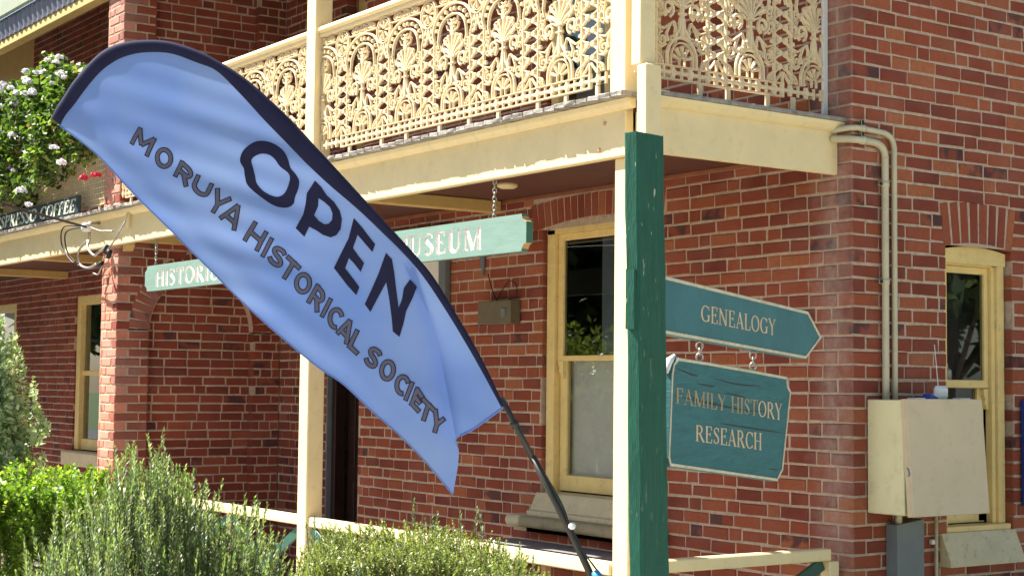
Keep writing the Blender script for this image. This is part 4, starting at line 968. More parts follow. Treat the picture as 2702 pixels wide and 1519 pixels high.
cb = MB(); cb.tube([pp[5]+FE1*.018+FN*.008, pp[5]+dlast*.03+FE1*.022+FN*.008, pp[5]+dlast*.12+FE1*.022+FN*.008, pp[5]+dlast*.2+FE1*.02], [.012, .02, .022, .018], 10); cb.build('bracket', M['blue_clip'], flag, True)
def drape_poly(outer, holes, off, mat, name):
    cu = bpy.data.curves.new('tmp', 'CURVE'); cu.dimensions = '2D'; cu.fill_mode = 'BOTH'
    for L in [outer]+holes:
        sp = cu.splines.new('POLY'); sp.points.add(len(L)-1); sp.use_cyclic_u = True
        for i, p in enumerate(L): sp.points[i].co = (p[0], p[1], 0, 1)
    o = bpy.data.objects.new('tmp', cu); COL.objects.link(o)
    return drape_obj(o, lambda x, y: (x, y), off, mat, name)
def drape_obj(o, mp, off, mat, name):
    dg = bpy.context.evaluated_depsgraph_get(); me = bpy.data.meshes.new_from_object(o.evaluated_get(dg))
    cu = o.data; bpy.data.objects.remove(o); bpy.data.curves.remove(cu)
    bm = bmesh.new(); bm.from_mesh(me); bmesh.ops.triangulate(bm, faces=bm.faces[:])
    for _ in range(6):
        ed = []
        for e in bm.edges:
            a, b = mp(*e.verts[0].co[:2]), mp(*e.verts[1].co[:2])
            if math.hypot(a[0]-b[0], a[1]-b[1]) > .016: ed.append(e)
        if not ed: break
        bmesh.ops.subdivide_edges(bm, edges=ed, cuts=1); bmesh.ops.triangulate(bm, faces=bm.faces[:])
    for v in bm.verts:
        s, z = mp(v.co.x, v.co.y); v.co = fpt(s, z, off)
    bmesh.ops.recalc_face_normals(bm, faces=bm.faces[:]); bm.to_mesh(me); bm.free()
    me.materials.clear(); ob = link(name, me, flag, mat); return ob
def smooth_loop(L, n=5):
    K = len(L); out = []
    for i in range(K):
        p0, p1, p2, p3 = [Vector((*L[(i+d) % K], 0)) for d in (-1, 0, 1, 2)]
        for k in range(n):
            t = k/n; q = 0.5*((2*p1)+(p2-p0)*t+(2*p0-5*p1+4*p2-p3)*t*t+(3*p1-p0-3*p2+p3)*t**3); out.append((q.x, q.y))
    return out
for idx, sh in enumerate(OPEN_SHAPES):
    L = [smooth_loop(x) if idx == 0 else x for x in sh]; drape_poly(L[0], L[1:], .0030, M['navy'], 'letter')
SANS_W = .205
def sans():
    k = SANS_W/2; E = lambda cx, cy, rx, ry, a0, a1, n=22: [(cx+rx*math.cos(rad(a0+(a1-a0)*i/n)), cy+ry*math.sin(rad(a0+(a1-a0)*i/n))) for i in range(n+1)]
    return {'M': [[(k, 0), (k, 1)], [(k*.9, .96), (.5, .30)], [(.5, .30), (1-k*.9, .96)], [(1-k, 0), (1-k, 1)]], 'O': [E(.5, .5, .5-k, .5-k, 0, 360, 30)],
            'R': [[(k, 0), (k, 1)], [(k, 1-k), (.52, 1-k)]+E(.52, .68, .30, .32-k, 90, -90, 10)+[(.52, .36+k), (k, .36+k)], [(.50, .42), (.86, 0)]],
            'U': [[(k, 1), (k, .42)]+E(.5, .42, .5-k, .42-k, 180, 360, 14)+[(1-k, .42), (1-k, 1)]], 'Y': [[(k, 1), (.5, .44)], [(1-k, 1), (.5, .44)], [(.5, .52), (.5, 0)]],
            'A': [[(k*.9, 0), (.5, .98)], [(.5, .98), (1-k*.9, 0)], [(.24, .28), (.76, .28)]], 'H': [[(k, 0), (k, 1)], [(1-k, 0), (1-k, 1)], [(k, .5), (1-k, .5)]],
            'I': [[(.5, 0), (.5, 1)]], 'S': [[(.90, .80), (.74, .90), (.52, .905), (.28, .86), (.15, .73), (.24, .60), (.50, .52), (.74, .43), (.85, .28), (.72, .14), (.48, .095), (.24, .12), (.07, .24)]],
            'T': [[(0, 1-k), (1, 1-k)], [(.5, 0), (.5, 1)]], 'C': [E(.54, .5, .54-k, .5-k, 48, 312, 22)], 'L': [[(k, 0), (k, 1)], [(0, k), (1, k)]],
            'E': [[(k*1.3, 0), (k*1.3, 1)], [(0, k), (1, k)], [(0, 1-k), (.98, 1-k)], [(k, .52), (.9, .52)]]}
SANS = sans()
def word_letter(ch, quad, dw, off, mat, name):
    bl, br, tr, tl = quad
    wq = math.hypot(br[0]-bl[0], br[1]-bl[1]); hq = math.hypot(tl[0]-bl[0], tl[1]-bl[1])
    mp = lambda a, b: tuple(bl[k]*(1-a)*(1-b)+br[k]*a*(1-b)+tr[k]*a*b+tl[k]*(1-a)*b for k in (0, 1))
    V, F = [], []
    for si, L in enumerate(SANS[ch]):
        P = [mp(*p) for p in (catmull2(L) if ch == 'S' else L)]; n = len(P); Q = []
        for i in range(n-1):                       # even steps along the stroke so that it follows the cloth
            m_ = max(1, int(math.hypot(P[i+1][0]-P[i][0], P[i+1][1]-P[i][1])/.010))
            Q += [(P[i][0]+(P[i+1][0]-P[i][0])*j/m_, P[i][1]+(P[i+1][1]-P[i][1])*j/m_) for j in range(m_)]
        Q.append(P[-1]); n = len(Q); closed = math.hypot(Q[0][0]-Q[-1][0], Q[0][1]-Q[-1][1]) < 1e-5
        w = (.0128 if ch == 'I' else .0136)+dw
        if not closed:                              # lengthen or shorten the ends with the weight
            for e, f in ((0, 1), (n-1, n-2)):
                dx, dz = Q[e][0]-Q[f][0], Q[e][1]-Q[f][1]; l = math.hypot(dx, dz) or 1; Q[e] = (Q[e][0]+dx/l*dw/2, Q[e][1]+dz/l*dw/2)
        base = len(V)
        for i in range(n):
            a, b = Q[max(i-1, 0)], Q[min(i+1, n-1)]
            if closed and i in (0, n-1): a, b = Q[n-2], Q[1]
            tx, tz = b[0]-a[0], b[1]-a[1]; l = math.hypot(tx, tz) or 1; nx, nz = -tz/l*w/2, tx/l*w/2
            V += [tuple(fpt(Q[i][0]+nx*t, Q[i][1]+nz*t, off+si*.00008)) for t in (-1, 0, 1)]
        for i in range(n-1):
            q = base+3*i; F += [(q, q+1, q+4, q+3), (q+1, q+2, q+5, q+4)]
    me = bpy.data.meshes.new(name); me.from_pydata(V, [], F); me.update(); return link(name, me, flag, mat)
def catmull2(L): return [(p.x, p.z) for p in catmull([(a, 0, b) for a, b in L], 4)]
for ch, quad in WORD_QUADS:
    a = word_letter(ch, quad, .0032, .0026, M['navy'], 'letter'); d = word_letter(ch, quad, -.0030, .0036, M['grey_ink'], 'letter_fill')
    d.parent = a; d.matrix_parent_inverse = Matrix.Identity(4)
hb_ = MB(); hem_pts = [fpt(s, z, -.024) for s, z in HEMc if z > CZ0+.004]; hb_.tube(hem_pts, .0035, 6); hb_.tube([fpt(*interp(BOTc, i/80), 0) for i in range(81)], .0022, 6); hb_.build('hem', M['fabric'], flag, True)

# ================================================================ sign post with its arrow board, and the board hanging below
SP0 = Vector((2.753, -3.854, 0)); SD = Vector((-.42, .908, 0)).normalized(); SN = SD.cross(ZU).normalized()
def sp(s, z, n=0.0): return SP0+SD*s+ZU*z+SN*n
post_t = empty('sign_post', sp(.1, GZ), 'rough green timber post with a teal arrow board reading GENEALOGY', 'sign post')
b = MB(); rr = random.Random(9); nz = 46
for i in range(nz+1):
    z = GZ+(2.632-GZ)*i/nz; k = (2.632-z)/1.33*.052
    wob = [.0011*math.sin(z*7.3+jq*1.7)+.0008*math.sin(z*19+jq*3.1)+rr.uniform(-.0003, .0003) for jq in range(8)]
    c4 = .006
    for jx, (s, n) in enumerate(((-.119, -.046+c4), (-.119, -c4), (-.119+c4, 0), (.078-c4, 0), (.078, -c4), (.078, -.046+c4), (.078-c4, -.046), (-.119+c4, -.046))):
        zz = z+(rr.uniform(-.006, .006) if i == nz else 0)+(.014*(s+.119)/.2 if i == nz else 0)
        b.v.append(tuple(sp(s+k+wob[jx], zz, n+wob[jx]*.8)))
    if i:
        a = (i-1)*8
        for q in range(8): b.f.append((a+q, a+(q+1) % 8, a+8+(q+1) % 8, a+8+q)); b.mi.append(0)
b.f.append(tuple(nz*8+q for q in range(8))); b.mi.append(0)
o = b.build('post', M['green'], post_t); fix_normals(o)
def board_on_plane(name, poly, parent, mats, n0, n1, inset_w, border=True):
    b = MB(); b.prism(poly, SP0, SD, ZU, SN, n0, n1); o = b.build(name, mats[0], parent); fix_normals(o)
    if border:
        cx = sum(p[0] for p in poly)/len(poly); cz = sum(p[1] for p in poly)/len(poly); b = MB(); K = len(poly)
        ar = sum(poly[i][0]*poly[(i+1) % K][1]-poly[(i+1) % K][0]*poly[i][1] for i in range(K)); sg = 1 if ar > 0 else -1
        def off(i, d):
            p0, p1, p2 = poly[i-1], poly[i], poly[(i+1) % K]
            def nn(a, c_): x, y = c_[0]-a[0], c_[1]-a[1]; l = math.hypot(x, y); return (-y/l*sg, x/l*sg)
            a, c_ = nn(p0, p1), nn(p1, p2); bx, by = a[0]+c_[0], a[1]+c_[1]; l2 = (bx*bx+by*by)/2 or 1
            return (p1[0]+bx*d/l2, p1[1]+by*d/l2)
        for i in range(K):
            j = (i+1) % K; a0, a1, b0, b1 = off(i, .002), off(i, inset_w), off(j, .002), off(j, inset_w)
            vs = [sp(*q, n1-.001) for q in (a0, b0, b1, a1)]+[sp(*q, n1+.0025) for q in (a0, b0, b1, a1)]
            b.raw(vs, [(0, 1, 2, 3)[::-1], (4, 5, 6, 7), (0, 1, 5, 4), (1, 2, 6, 5), (2, 3, 7, 6), (3, 0, 4, 7)])
        ob = b.build('border', mats[1], o); fix_normals(ob)
    return o
def text_plane(txt, font, parent, p0, p1, h0, h1, n, mat, gap=.08, slant=0.0, fade=0):
    w = text_width(font, txt, gap); x = 0
    for ci, ch in enumerate(txt):
        lw, st = font[ch]
        if st:
            b = MB()
            def fn(a, z, y, x=x):
                t = (a+x+slant*z)/w; hh = h0+(h1-h0)*t
                return sp(p0[0]+(p1[0]-p0[0])*t, p0[1]+(p1[1]-p0[1])*t+z*hh, y)
            stroke_prisms(b, st, fn, n+.0012, n-.001); o = b.build('letter', mat if ci >= fade else M['gold_faded'], parent); fix_normals(o)
        x += lw+gap
arrow = [(-.06, 2.213), (1.425, 2.155), (1.583, 2.058), (1.399, 1.969), (-.06, 2.028)]
b = MB(); b.prism([(-.121, 2.03), (-.07, 2.03), (-.07, 2.212), (-.121, 2.214)], SP0, SD, ZU, SN, -.036, -.008); o = b.build('board_end', M['green'], post_t); fix_normals(o)
ab = board_on_plane('arrow_board', arrow, post_t, (M['teal'], M['border']), -.034, -.004, .012)
text_plane('GENEALOGY', SER, ab, (.383, 2.075), (1.072, 2.049), .055, .059, -.004, M['gold'])
hang = empty('hanging_sign', sp(.65, 1.51, -.065), 'weathered teal board reading FAMILY HISTORY RESEARCH, hanging on rings below the arrow', 'sign')
hp_ = [(.150, 1.898), (.163, 1.932), (.20, 1.951), (.45, 1.940), (.80, 1.922), (1.195, 1.900), (1.205, 1.866), (1.236, 1.845), (1.150, 1.552), (1.120, 1.535), (1.092, 1.514), (.142, 1.604), (.126, 1.632)]
hb = board_on_plane('board', hp_, hang, (M['teal_old'], M['border']), -.034, -.004, .011)
text_plane('FAMILY HISTORY', SER, hb, (.184, 1.804), (1.139, 1.738), .050, .060, -.004, M['gold'], .07, fade=11)
text_plane('RESEARCH', SER, hb, (.342, 1.680), (.935, 1.633), .053, .061, -.004, M['gold'], .09)
b = MB()
for pts in ([(.17, 1.829), (.35, 1.812), (.55, 1.795), (.80, 1.776), (1.0, 1.772)], [(.27, 1.845), (.33, 1.82), (.42, 1.806), (.52, 1.803)], [(.55, 1.735), (.80, 1.716), (1.15, 1.690)], [(.19, 1.915), (.30, 1.898), (.36, 1.893)], [(.5, 1.885), (.7, 1.868), (.92, 1.863)], [(.35, 1.868), (.5, 1.858)], [(1.0, 1.565), (1.1, 1.556)], [(.6, 1.838), (.78, 1.822)]):
    P = catmull([(a, 0, z) for a, z in pts], 6); K = len(P); b = MB()
    for i in range(K-1):
        w0, w1 = .0022*math.sin(math.pi*(i+.2)/K)+.0004, .0022*math.sin(math.pi*(i+1.2)/K)+.0004
        b.quad(sp(P[i].x, P[i].z-w0, -.0033), sp(P[i+1].x, P[i+1].z-w1, -.0033), sp(P[i+1].x, P[i+1].z+w1, -.0033), sp(P[i].x, P[i].z+w0, -.0033))
    b.build('crack', M['black'], hb)
b = MB(); b.tube([sp(.145, 1.90, -.019), sp(.165, 1.938, -.019), sp(.205, 1.956, -.019)], [.006, .014, .006], 8); b.build('bird_dropping', M['white_plastic'], hb, True)
b = MB(); b.tube([sp(1.20, 1.856, -.019), sp(1.225, 1.852, -.019), sp(1.25, 1.846, -.019)], [.012, .012, .006], 8); b.build('bare_corner', M['wood_raw'], hb, True)
for s, zt, zb in ((.409, 2.004, 1.946), (.889, 1.983, 1.924)): chain(hang, sp(s, zt, -.019), sp(s, zb, -.019), 3, .0032, 'ring', .011)

# ================================================================ meter box and pipes on the side wall
mt_ = empty('meter_box', (.0, .44, 1.13), 'cream metal meter box on the side wall with its front cover hanging open', 'meter box')
b = MB(); b.box(.006, .285, .118, .765, 1.135, 1.800, .006); b.build('body', M['meter_side'], mt_)
b = MB(); A = Vector((.296, .114, 1.806)); dz = Vector((.048, .004, -.675)); n1 = Vector((.675, 0, .048)).normalized()
b.frame_box(A, (0, 1, 0), n1, dz.normalized(), 0, .672, 0, .012, 0, dz.length, .003)
b.frame_box(A, (0, 1, 0), n1, dz.normalized(), 0, .008, -.034, 0, .0, dz.length, .002)
b.frame_box(A, (0, 1, 0), n1, dz.normalized(), .664, .672, -.034, 0, .0, dz.length, .002)
o = b.build('cover', M['meter'], mt_); fix_normals(o)
b = MB(); b.box(.24, .30, .20, .29, 1.800, 1.812, .002); b.box(.24, .30, .60, .69, 1.800, 1.812, .002); b.build('hinge', M['white_plastic'], mt_)
b = MB(); b.tube([(.30, .125, 1.42), (.322, .12, 1.40), (.328, .12, 1.375), (.31, .125, 1.36)], .008, 8); b.build('latch', M['grey_metal'], mt_)
rt = empty('antenna_unit', (.2, .55, 1.80), 'small white plastic unit with thin aerial standing on the meter box', 'aerial')
b = MB(); b.box(.15, .19, .52, .635, 1.802, 1.885, .016); b.build('housing', M['white_plastic'], rt)
b = MB(); b.tube([(.17, .555, 1.884), (.168, .545, 1.98), (.165, .53, 2.13)], [.003, .0025, .002], 6); b.build('aerial', M['white_plastic'], rt)
b = MB(); b.prism([(0, 0), (.09, 0), (.09, .012), (.03, .035)], (.2, .36, 1.8015), (0, 1, 0), ZU, (1, 0, 0), 0, .06); o = b.build('plastic_scrap', M['blue']); fix_normals(o)
tag(o, 'small dark blue scrap lying on top of the meter box', 'scrap')
def pipe(name, pts, r, label, clips=()):
    t = empty(name, pts[-1], label, 'pipe', 'conduits on the side wall'); b = MB(); b.tube(catmull(pts, 5), r, 14); b.build('tube', M['conduit'], t, True)
    for p, ax in clips:
        b = MB(); p = Vector(p); ax = Vector(ax); b.tube([p-ax*.016, p+ax*.016], r+.004, 14); b.frame_box(p, ax, ax.cross(Vector((1, 0, 0))), (1, 0, 0), -.012, .012, -r-.035, -r, -.012, .004, .002); b.build('clip', M['conduit'], t, True)
    return t
pipe('cable_conduit', [(-.10, -.062, 3.342), (-.05, -.05, 3.338), (-.005, -.030, 3.334), (.022, 0, 3.332), (.03, .04, 3.331), (.03, .14, 3.329), (.03, .19, 3.322), (.03, .235, 3.297), (.03, .254, 3.25), (.03, .254, 3.19), (.03, .254, 2.6), (.03, .254, 1.80)], .0215, 'thicker cream conduit bending down the side wall nearest the corner', (((.03, .06, 3.331), (0, 1, 0)), ((.03, .254, 3.085), (0, 0, 1)), ((.03, .254, 2.5), (0, 0, 1))))
pipe('cable_conduit', [(-.10, -.060, 3.392), (-.05, -.05, 3.395), (-.005, -.030, 3.40), (.022, 0, 3.402), (.03, .04, 3.402), (.03, .20, 3.396), (.03, .26, 3.390), (.03, .31, 3.365), (.03, .334, 3.31), (.03, .334, 3.25), (.03, .334, 2.6), (.03, .334, 1.80)], .0175, 'thinner cream conduit running down beside the thick one into the box', (((.03, .06, 3.402), (0, 1, 0)),))
dt = empty('cable_duct', (.05, .40, GZ), 'grey sheet metal duct rising from the ground under the meter box', 'duct')
b = MB(); b.prism([(.279, GZ), (.515, GZ), (.515, 1.088), (.279, 1.062)], (.006, 0, 0), (0, 1, 0), ZU, (1, 0, 0), 0, .085); o = b.build('casing', M['grey_metal'], dt); fix_normals(o)
b = MB(); b.tube([(.05, .34, 1.05), (.05, .34, 1.14)], .02, 12); b.build('cable_stub', M['conduit'], dt, True)
b = MB(); b.tube([(.028, .70, 1.13), (.028, .70, .6), (.028, .70, GZ)], .011, 10); tb = b
tc_ = empty('thin_conduit', (.028, .70, GZ), 'thin grey conduit below the right side of the meter box', 'pipe'); tb.build('tube', M['conduit'], tc_, True)
b = MB(); b.box(.004, .03, .66, .69, .925, .955, .004); b.build('clip', M['white_plastic'], tc_)
b = MB(); b.box(.01, .05, 1.538, 2.1, 1.13, 1.80, .006); tag(b.build('blue_panel', M['blue']), 'edge of a blue panel fixed to the side wall at the right border', 'panel')

# ================================================================ things on the front wall
bx_ = empty('bell_box', (-3.6, -.06, 2.32), 'small brown metal box with looping wires on the brick wall left of the window', 'box')
b = MB(); b.box(-3.80, -3.36, -.10, -.004, 2.33, 2.51, .006); b.build('case', M['brown_metal'], bx_)
b = MB(); b.box(-3.475, -3.42, -.108, -.1005, 2.38, 2.45, .003); b.build('plate', M['grey_metal'], bx_)
b = MB(); b.tube(catmull([(-3.78, -.02, 2.73), (-3.70, -.04, 2.62), (-3.60, -.06, 2.51)], 6), .004, 6)
b.tube(catmull([(-3.62, -.05, 2.51), (-3.56, -.03, 2.60), (-3.47, -.03, 2.66), (-3.38, -.03, 2.62), (-3.36, -.04, 2.52)], 6), .004, 6); b.build('wire', M['black'], bx_, True)
b = MB(); b.prism([(0, 0), (.06, 0), (.05, -.16), (.035, -.16)], (-3.90, -.02, 2.88), (1, 0, 0), ZU, (0, 1, 0), 0, .015); o = b.build('wall_bracket', M['grey_metal']); fix_normals(o); tag(o, 'tapering grey metal bracket on the bricks under the museum sign', 'bracket')
nb = empty('notice_board', (-4.7, -.03, 2.2), 'pale notice board in a grey frame on the wall behind the flag', 'notice board')
b = MB(); b.box(-4.44, -4.34, -.06, -.006, 1.6, 3.15, .005); b.box(-5.3, -5.2, -.06, -.006, 1.6, 3.15, .005); b.box(-5.2, -4.44, -.055, -.006, 3.05, 3.14, .005); b.build('frame', M['grey_metal'], nb)
b = MB(); b.box(-5.2, -4.44, -.03, -.006, 1.65, 3.05); b.build('panel', M['blind'], nb)
tt = empty('table', (-2.6, -.45, 0), 'grey topped table standing on the verandah under the front window', 'table')
b = MB(); b.box(-3.32, -1.95, -.80, -.06, .69, .725, .006); b.build('tabletop', M['table'], tt)
for x in (-3.25, -2.02):
    for y in (-.73, -.13): b = MB(); b.box(x-.025, x+.025, y-.025, y+.025, 0, .69, .004); b.build('leg', M['wood_raw'], tt)

# ================================================================ cafe sign, service cable
cs = empty('cafe_sign', (-9.8, -1.56, 3.49), 'dark board reading ESPRESSO COFFEE standing along the far balcony edge', 'sign')
b = MB(); b.box(-11.25, -8.585, -1.572, -1.545, 3.497, 3.668, .004); bo = b.build('board', M['sign_dark'], cs)
w = text_width(FAT, 'ESPRESSO COFFEE', .05); x = 0
for ch in 'ESPRESSO COFFEE':
    lw, st = FAT[ch]
    if st:
        b = MB(); fn = lambda a, z, y, x=x: Vector((-11.15+(a+x+.22*z)/w*2.46, y, 3.512+z*.128)); stroke_prisms(b, st, fn, -1.5735, -1.5715, -.00012); o = b.build('letter', M['sign_letter'], bo); fix_normals(o)
    x += lw+.05
sc = empty('service_cable', (-8.18, -1.62, 3.3), 'black overhead service cable ending at white insulators on the far fascia', 'cable')
b = MB(); b.tube(catmull([(-8.17, -1.63, 3.317), (-7.3, -2.33, 3.305), (-6.46, -3.0, 3.304), (-3.5, -5.4, 3.45), (4, -11.5, 4.3), (16, -21, 6.2)], 6), .011, 8); b.build('cable', M['black'], sc, True)
b = MB(); b.tube([(-8.19, -1.60, 3.317), (-8.17, -1.66, 3.317), (-8.16, -1.67, 3.317)], [.045, .045, .02], 12); b.build('insulator', M['white_plastic'], sc, True)
b = MB(); b.tube([(-8.20, -1.50, 3.37), (-8.2, -1.60, 3.36), (-8.19, -1.60, 3.27), (-8.185, -1.6, 3.19)], .014, 8); b.build('hook', M['steel'], sc, True)
wires = [([(-8.25, -1.62, 3.33), (-8.72, -1.66, 3.36), (-8.83, -1.64, 3.20), (-8.62, -1.62, 3.03), (-8.35, -1.60, 2.95), (-8.06, -1.6, 2.885)], .007, 'black'),
         ([(-8.25, -1.62, 3.33), (-8.60, -1.68, 3.30), (-8.62, -1.66, 3.12), (-8.48, -1.62, 3.00)], .007, 'black'),
         ([(-8.19, -1.60, 3.20), (-8.12, -1.64, 3.12), (-7.95, -1.64, 3.035), (-7.86, -1.63, 3.06), (-7.72, -1.62, 3.09)], .013, 'steel'),
         ([(-8.22, -1.60, 3.20), (-8.36, -1.64, 3.10), (-8.34, -1.63, 2.98), (-8.24, -1.62, 2.94), (-8.10, -1.62, 2.93), (-7.98, -1.6, 2.96)], .012, 'steel'),
         ([(-7.70, -1.62, 3.06), (-7.55, -1.62, 3.12), (-7.44, -1.60, 3.22), (-7.42, -1.52, 3.38)], .008, 'steel'),
         ([(-8.1, -1.62, 3.31), (-7.85, -1.63, 3.26), (-7.72, -1.62, 3.25), (-7.60, -1.60, 3.24)], .008, 'steel'),
         ([(-8.08, -1.6, 2.885), (-7.95, -1.6, 2.86), (-7.86, -1.6, 2.92), (-7.78, -1.6, 3.02)], .008, 'steel')]
for pts, r, mm in wires: b = MB(); b.tube(catmull(pts, 6), r, 7); b.build('wire', M[mm], sc, True)
for p, d in (((-7.70, -1.62, 3.08), (.03, 0, .05)), ((-7.62, -1.62, 3.03), (.03, 0, .05)), ((-7.84, -1.62, 2.945), (.06, 0, .02))):
    b = MB(); p = Vector(p); d = Vector(d); b.tube([p-d*.7, p+d*.7], .022, 10); b.build('connector', M['black'], sc, True)
b = MB(); b.tube([(-7.41, -1.50, 3.40), (-7.41, -1.53, 3.39), (-7.42, -1.53, 3.26)], .016, 8); b.build('cable_entry', M['cream_dirty'], sc, True)
hl = empty('hanging_lantern', (-16.1, -.2, 6.0), 'dark hanging shape under the far balcony roof at the left border', 'lantern')
b = MB(); b.tube([(-14.55, -.6, 5.70), (-14.55, -.6, 5.55), (-14.5, -.6, 5.42), (-14.42, -.6, 5.30), (-14.40, -.6, 5.25)], [.012, .05, .08, .12, .05], 12); b.build('shade', M['door'], hl, True)

# ================================================================ plants
def leaf_arrays(P, D, Nn, L, W, mid=.45, cup=.0):
    D = D/np.linalg.norm(D, axis=1, keepdims=True); S = np.cross(D, Nn); S /= np.linalg.norm(S, axis=1, keepdims=True)+1e-9; Nv = np.cross(S, D)
    L = L[:, None]; W = W[:, None]
    v = np.stack([P, P+D*L*mid+S*W/2+Nv*W*cup, P+D*L, P+D*L*mid-S*W/2+Nv*W*cup], 1)
    n = len(P); q = np.arange(4*n).reshape(n, 4); return v.reshape(-1, 3), q
def rand_unit(n): v = RNG.normal(size=(n, 3)); return v/np.linalg.norm(v, axis=1, keepdims=True)
RH = np.array([0.5759, 0.8175, 0]); WH = np.array([-0.8175, 0.5759, 0])
def plant(name, loc, label, cat='shrub', group=None): return empty(name, loc, label, cat, group)
def sprigs(base, tips, nper, L, W, lean, jitter=.002, spread=55, split=None):
    """leafy shoots: base/tips (n,3) -> leaf arrays"""
    n = len(base); t = np.tile(np.linspace(.04, 1.0, nper), (n, 1)); t = np.clip(t+RNG.uniform(-.01, .01, t.shape), 0, 1)
    ax = tips-base; ln = np.linalg.norm(ax, axis=1, keepdims=True); axn = ax/ln
    bend = RNG.normal(size=(n, 3))*.06*ln; bend[:, 2] = 0
    P = base[:, None]+ax[:, None]*t[..., None]+bend[:, None]*(t*(1-t)*2)[..., None]
    side = rand_unit(n*nper).reshape(n, nper, 3); side -= axn[:, None]*(side*axn[:, None]).sum(-1, keepdims=True); side /= np.linalg.norm(side, axis=-1, keepdims=True)
    ang = np.radians(spread)*(1-.55*t**3)[..., None]*RNG.uniform(.7, 1.25, (n, nper, 1))
    D = axn[:, None]*np.cos(ang)+side*np.sin(ang); Nn = axn[:, None]*np.sin(ang)-side*np.cos(ang)
    LL = L*RNG.uniform(.7, 1.2, (n, nper))*(1-.45*t**4); WW = W*RNG.uniform(.8, 1.2, (n, nper))
    f = lambda a: a.reshape(-1, 3)
    out = leaf_arrays(f(P), f(D), f(Nn)+0.0, LL.ravel(), WW.ravel(), .45, .12); ch = (base, base+ax*.5+bend*.5, tips)
    if split is None: return out, ch
    hi = (t > split).ravel(); v4 = out[0].reshape(-1, 4, 3); pk = lambda m_: (v4[m_].reshape(-1, 3), np.arange(4*m_.sum()).reshape(-1, 4))
    return pk(~hi), pk(hi), ch
def stems_mesh(name, chains, r, parent, mat):
    b = MB()
    for c3 in zip(*chains): b.tube([tuple(p) for p in c3], [r, r*.8, r*.35], 4, False)
    tag(b.build(name, mat, parent), kind='stuff')
# rosemary
B0 = np.array([.7356, -4.6255, 0]); ca = [-.60, -.53, -.47, -.427, -.32, -.25, -.178, -.136, .029, .067, .114, .156, .29, .424, .456, .51, .58]; czz = [1.0, 1.15, 1.30, 1.37, 1.44, 1.50, 1.57, 1.61, 1.665, 1.61, 1.54, 1.49, 1.44, 1.40, 1.30, 1.24, 1.05]
rosm = plant('rosemary_bush', tuple(B0+[0, 0, GZ]), 'tall rosemary bush with upright needle-leaved spikes at the lower left')
n1, n2 = 92, 1250; n = n1+n2; a = np.concatenate([RNG.uniform(-.54, .52, n1), RNG.uniform(-.58, .54, n2)]); bb = np.concatenate([RNG.uniform(-.15, .2, n1), RNG.uniform(-.36, .5, n2)]); ztop = np.interp(a, ca, czz)
drop = np.concatenate([RNG.uniform(-.01, .10, n1), .085+.05*sm(0)+RNG.uniform(0, 1, n2)**1.15*.62])+np.concatenate([np.zeros(n1), np.where(a[n1:] > .1, .03, 0.0)])
drop = drop+np.maximum(0, -bb-.12)*.9+np.maximum(0, bb-.15)*.2
tip = B0+RH*a[:, None]+WH*bb[:, None]+np.stack([RNG.normal(0, .012, n), RNG.normal(0, .012, n), ztop-drop], 1); ln = RNG.uniform(.17, .36, n)
lean = RH*(a*.30)[:, None]+RNG.normal(0, .10, (n, 3))*[1, 1, 0]; base = tip-np.stack([lean[:, 0]*ln, lean[:, 1]*ln, ln], 1)
lo, hi, ch = sprigs(base, tip, 66, .030, .0066, 0, spread=48, split=.62); link('foliage', np_mesh('foliage', *lo), rosm, M['rosemary']); link('new_growth', np_mesh('new_growth', *hi), rosm, M['rosemary_tip']); stems_mesh('stem', ch, .0028, rosm, M['stem'])
b = MB()
for i in range(9): t = i/8-.5; b.tube([tuple(B0+RH*t*.35+[0, 0, GZ]), tuple(B0+RH*t*.7+WH*.1+[0, 0, .5]), tuple(B0+RH*t*1.0+WH*.1+[0, 0, 1.0])], [.02, .014, .006], 6)
b.build('trunk', M['bark'], rosm)
def clump(name, label, C0, ca, cz, depth, n, nper, L, W, sl, mat, spread=60, bottom=.55, up=.8, cat='shrub', amin=None, amax=None, jit=.04):
    t = plant(name, tuple(C0+[0, 0, GZ]), label, cat); amin = ca[0] if amin is None else amin; amax = ca[-1] if amax is None else amax
    a = RNG.uniform(amin, amax, n); bb = RNG.uniform(-depth, depth, n); zt = np.interp(a, ca, cz)-((bb/depth)**2)*.10
    drop = RNG.uniform(0, 1, n)**1.5*bottom; front = bb-depth*.92*(drop/bottom > .12)*(-1)  # below the top, shoots sit on the near face
    bb = np.where(drop > .10*bottom, -depth*np.sqrt(np.clip(RNG.uniform(.35, 1.0, n), 0, 1)), bb)
    lump = .5*np.sin(a*17+C0[0])+.5*np.sin(a*31+bb*23)
    tipz = zt-drop+lump*jit*.5+RNG.normal(0, jit*.35, n)
    tip = C0+RH*a[:, None]+WH*(bb+lump*jit)[:, None]; tip[:, 2] = tipz
    d = np.stack([np.zeros(n)]*3, 1)+RH*(a/max(abs(amin), abs(amax))*.35)[:, None]-WH*(.55*(drop > .1*bottom))[:, None]+np.array([0, 0, up])+RNG.normal(0, .28, (n, 3)); d /= np.linalg.norm(d, axis=1, keepdims=True)
    base = tip-d*(sl*RNG.uniform(.6, 1.3, n))[:, None]
    (v, q), ch = sprigs(base, tip, nper, L, W, 0, spread=spread); link('foliage', np_mesh('foliage', v, q), t, mat); stems_mesh('stem', ch, max(.0018, L*.06), t, M['stem'])
    b = MB()
    for i in range(5): x = amin+(amax-amin)*(i+.5)/5; b.tube([tuple(C0+RH*x*.5+[0, 0, GZ]), tuple(C0+RH*x+WH*.05+[0, 0, cz[len(cz)//2]-bottom*.6])], [.02, .008], 6)
    b.build('trunk', M['bark'], t); return t
B1 = np.array([1.4937, -3.8978, 0])
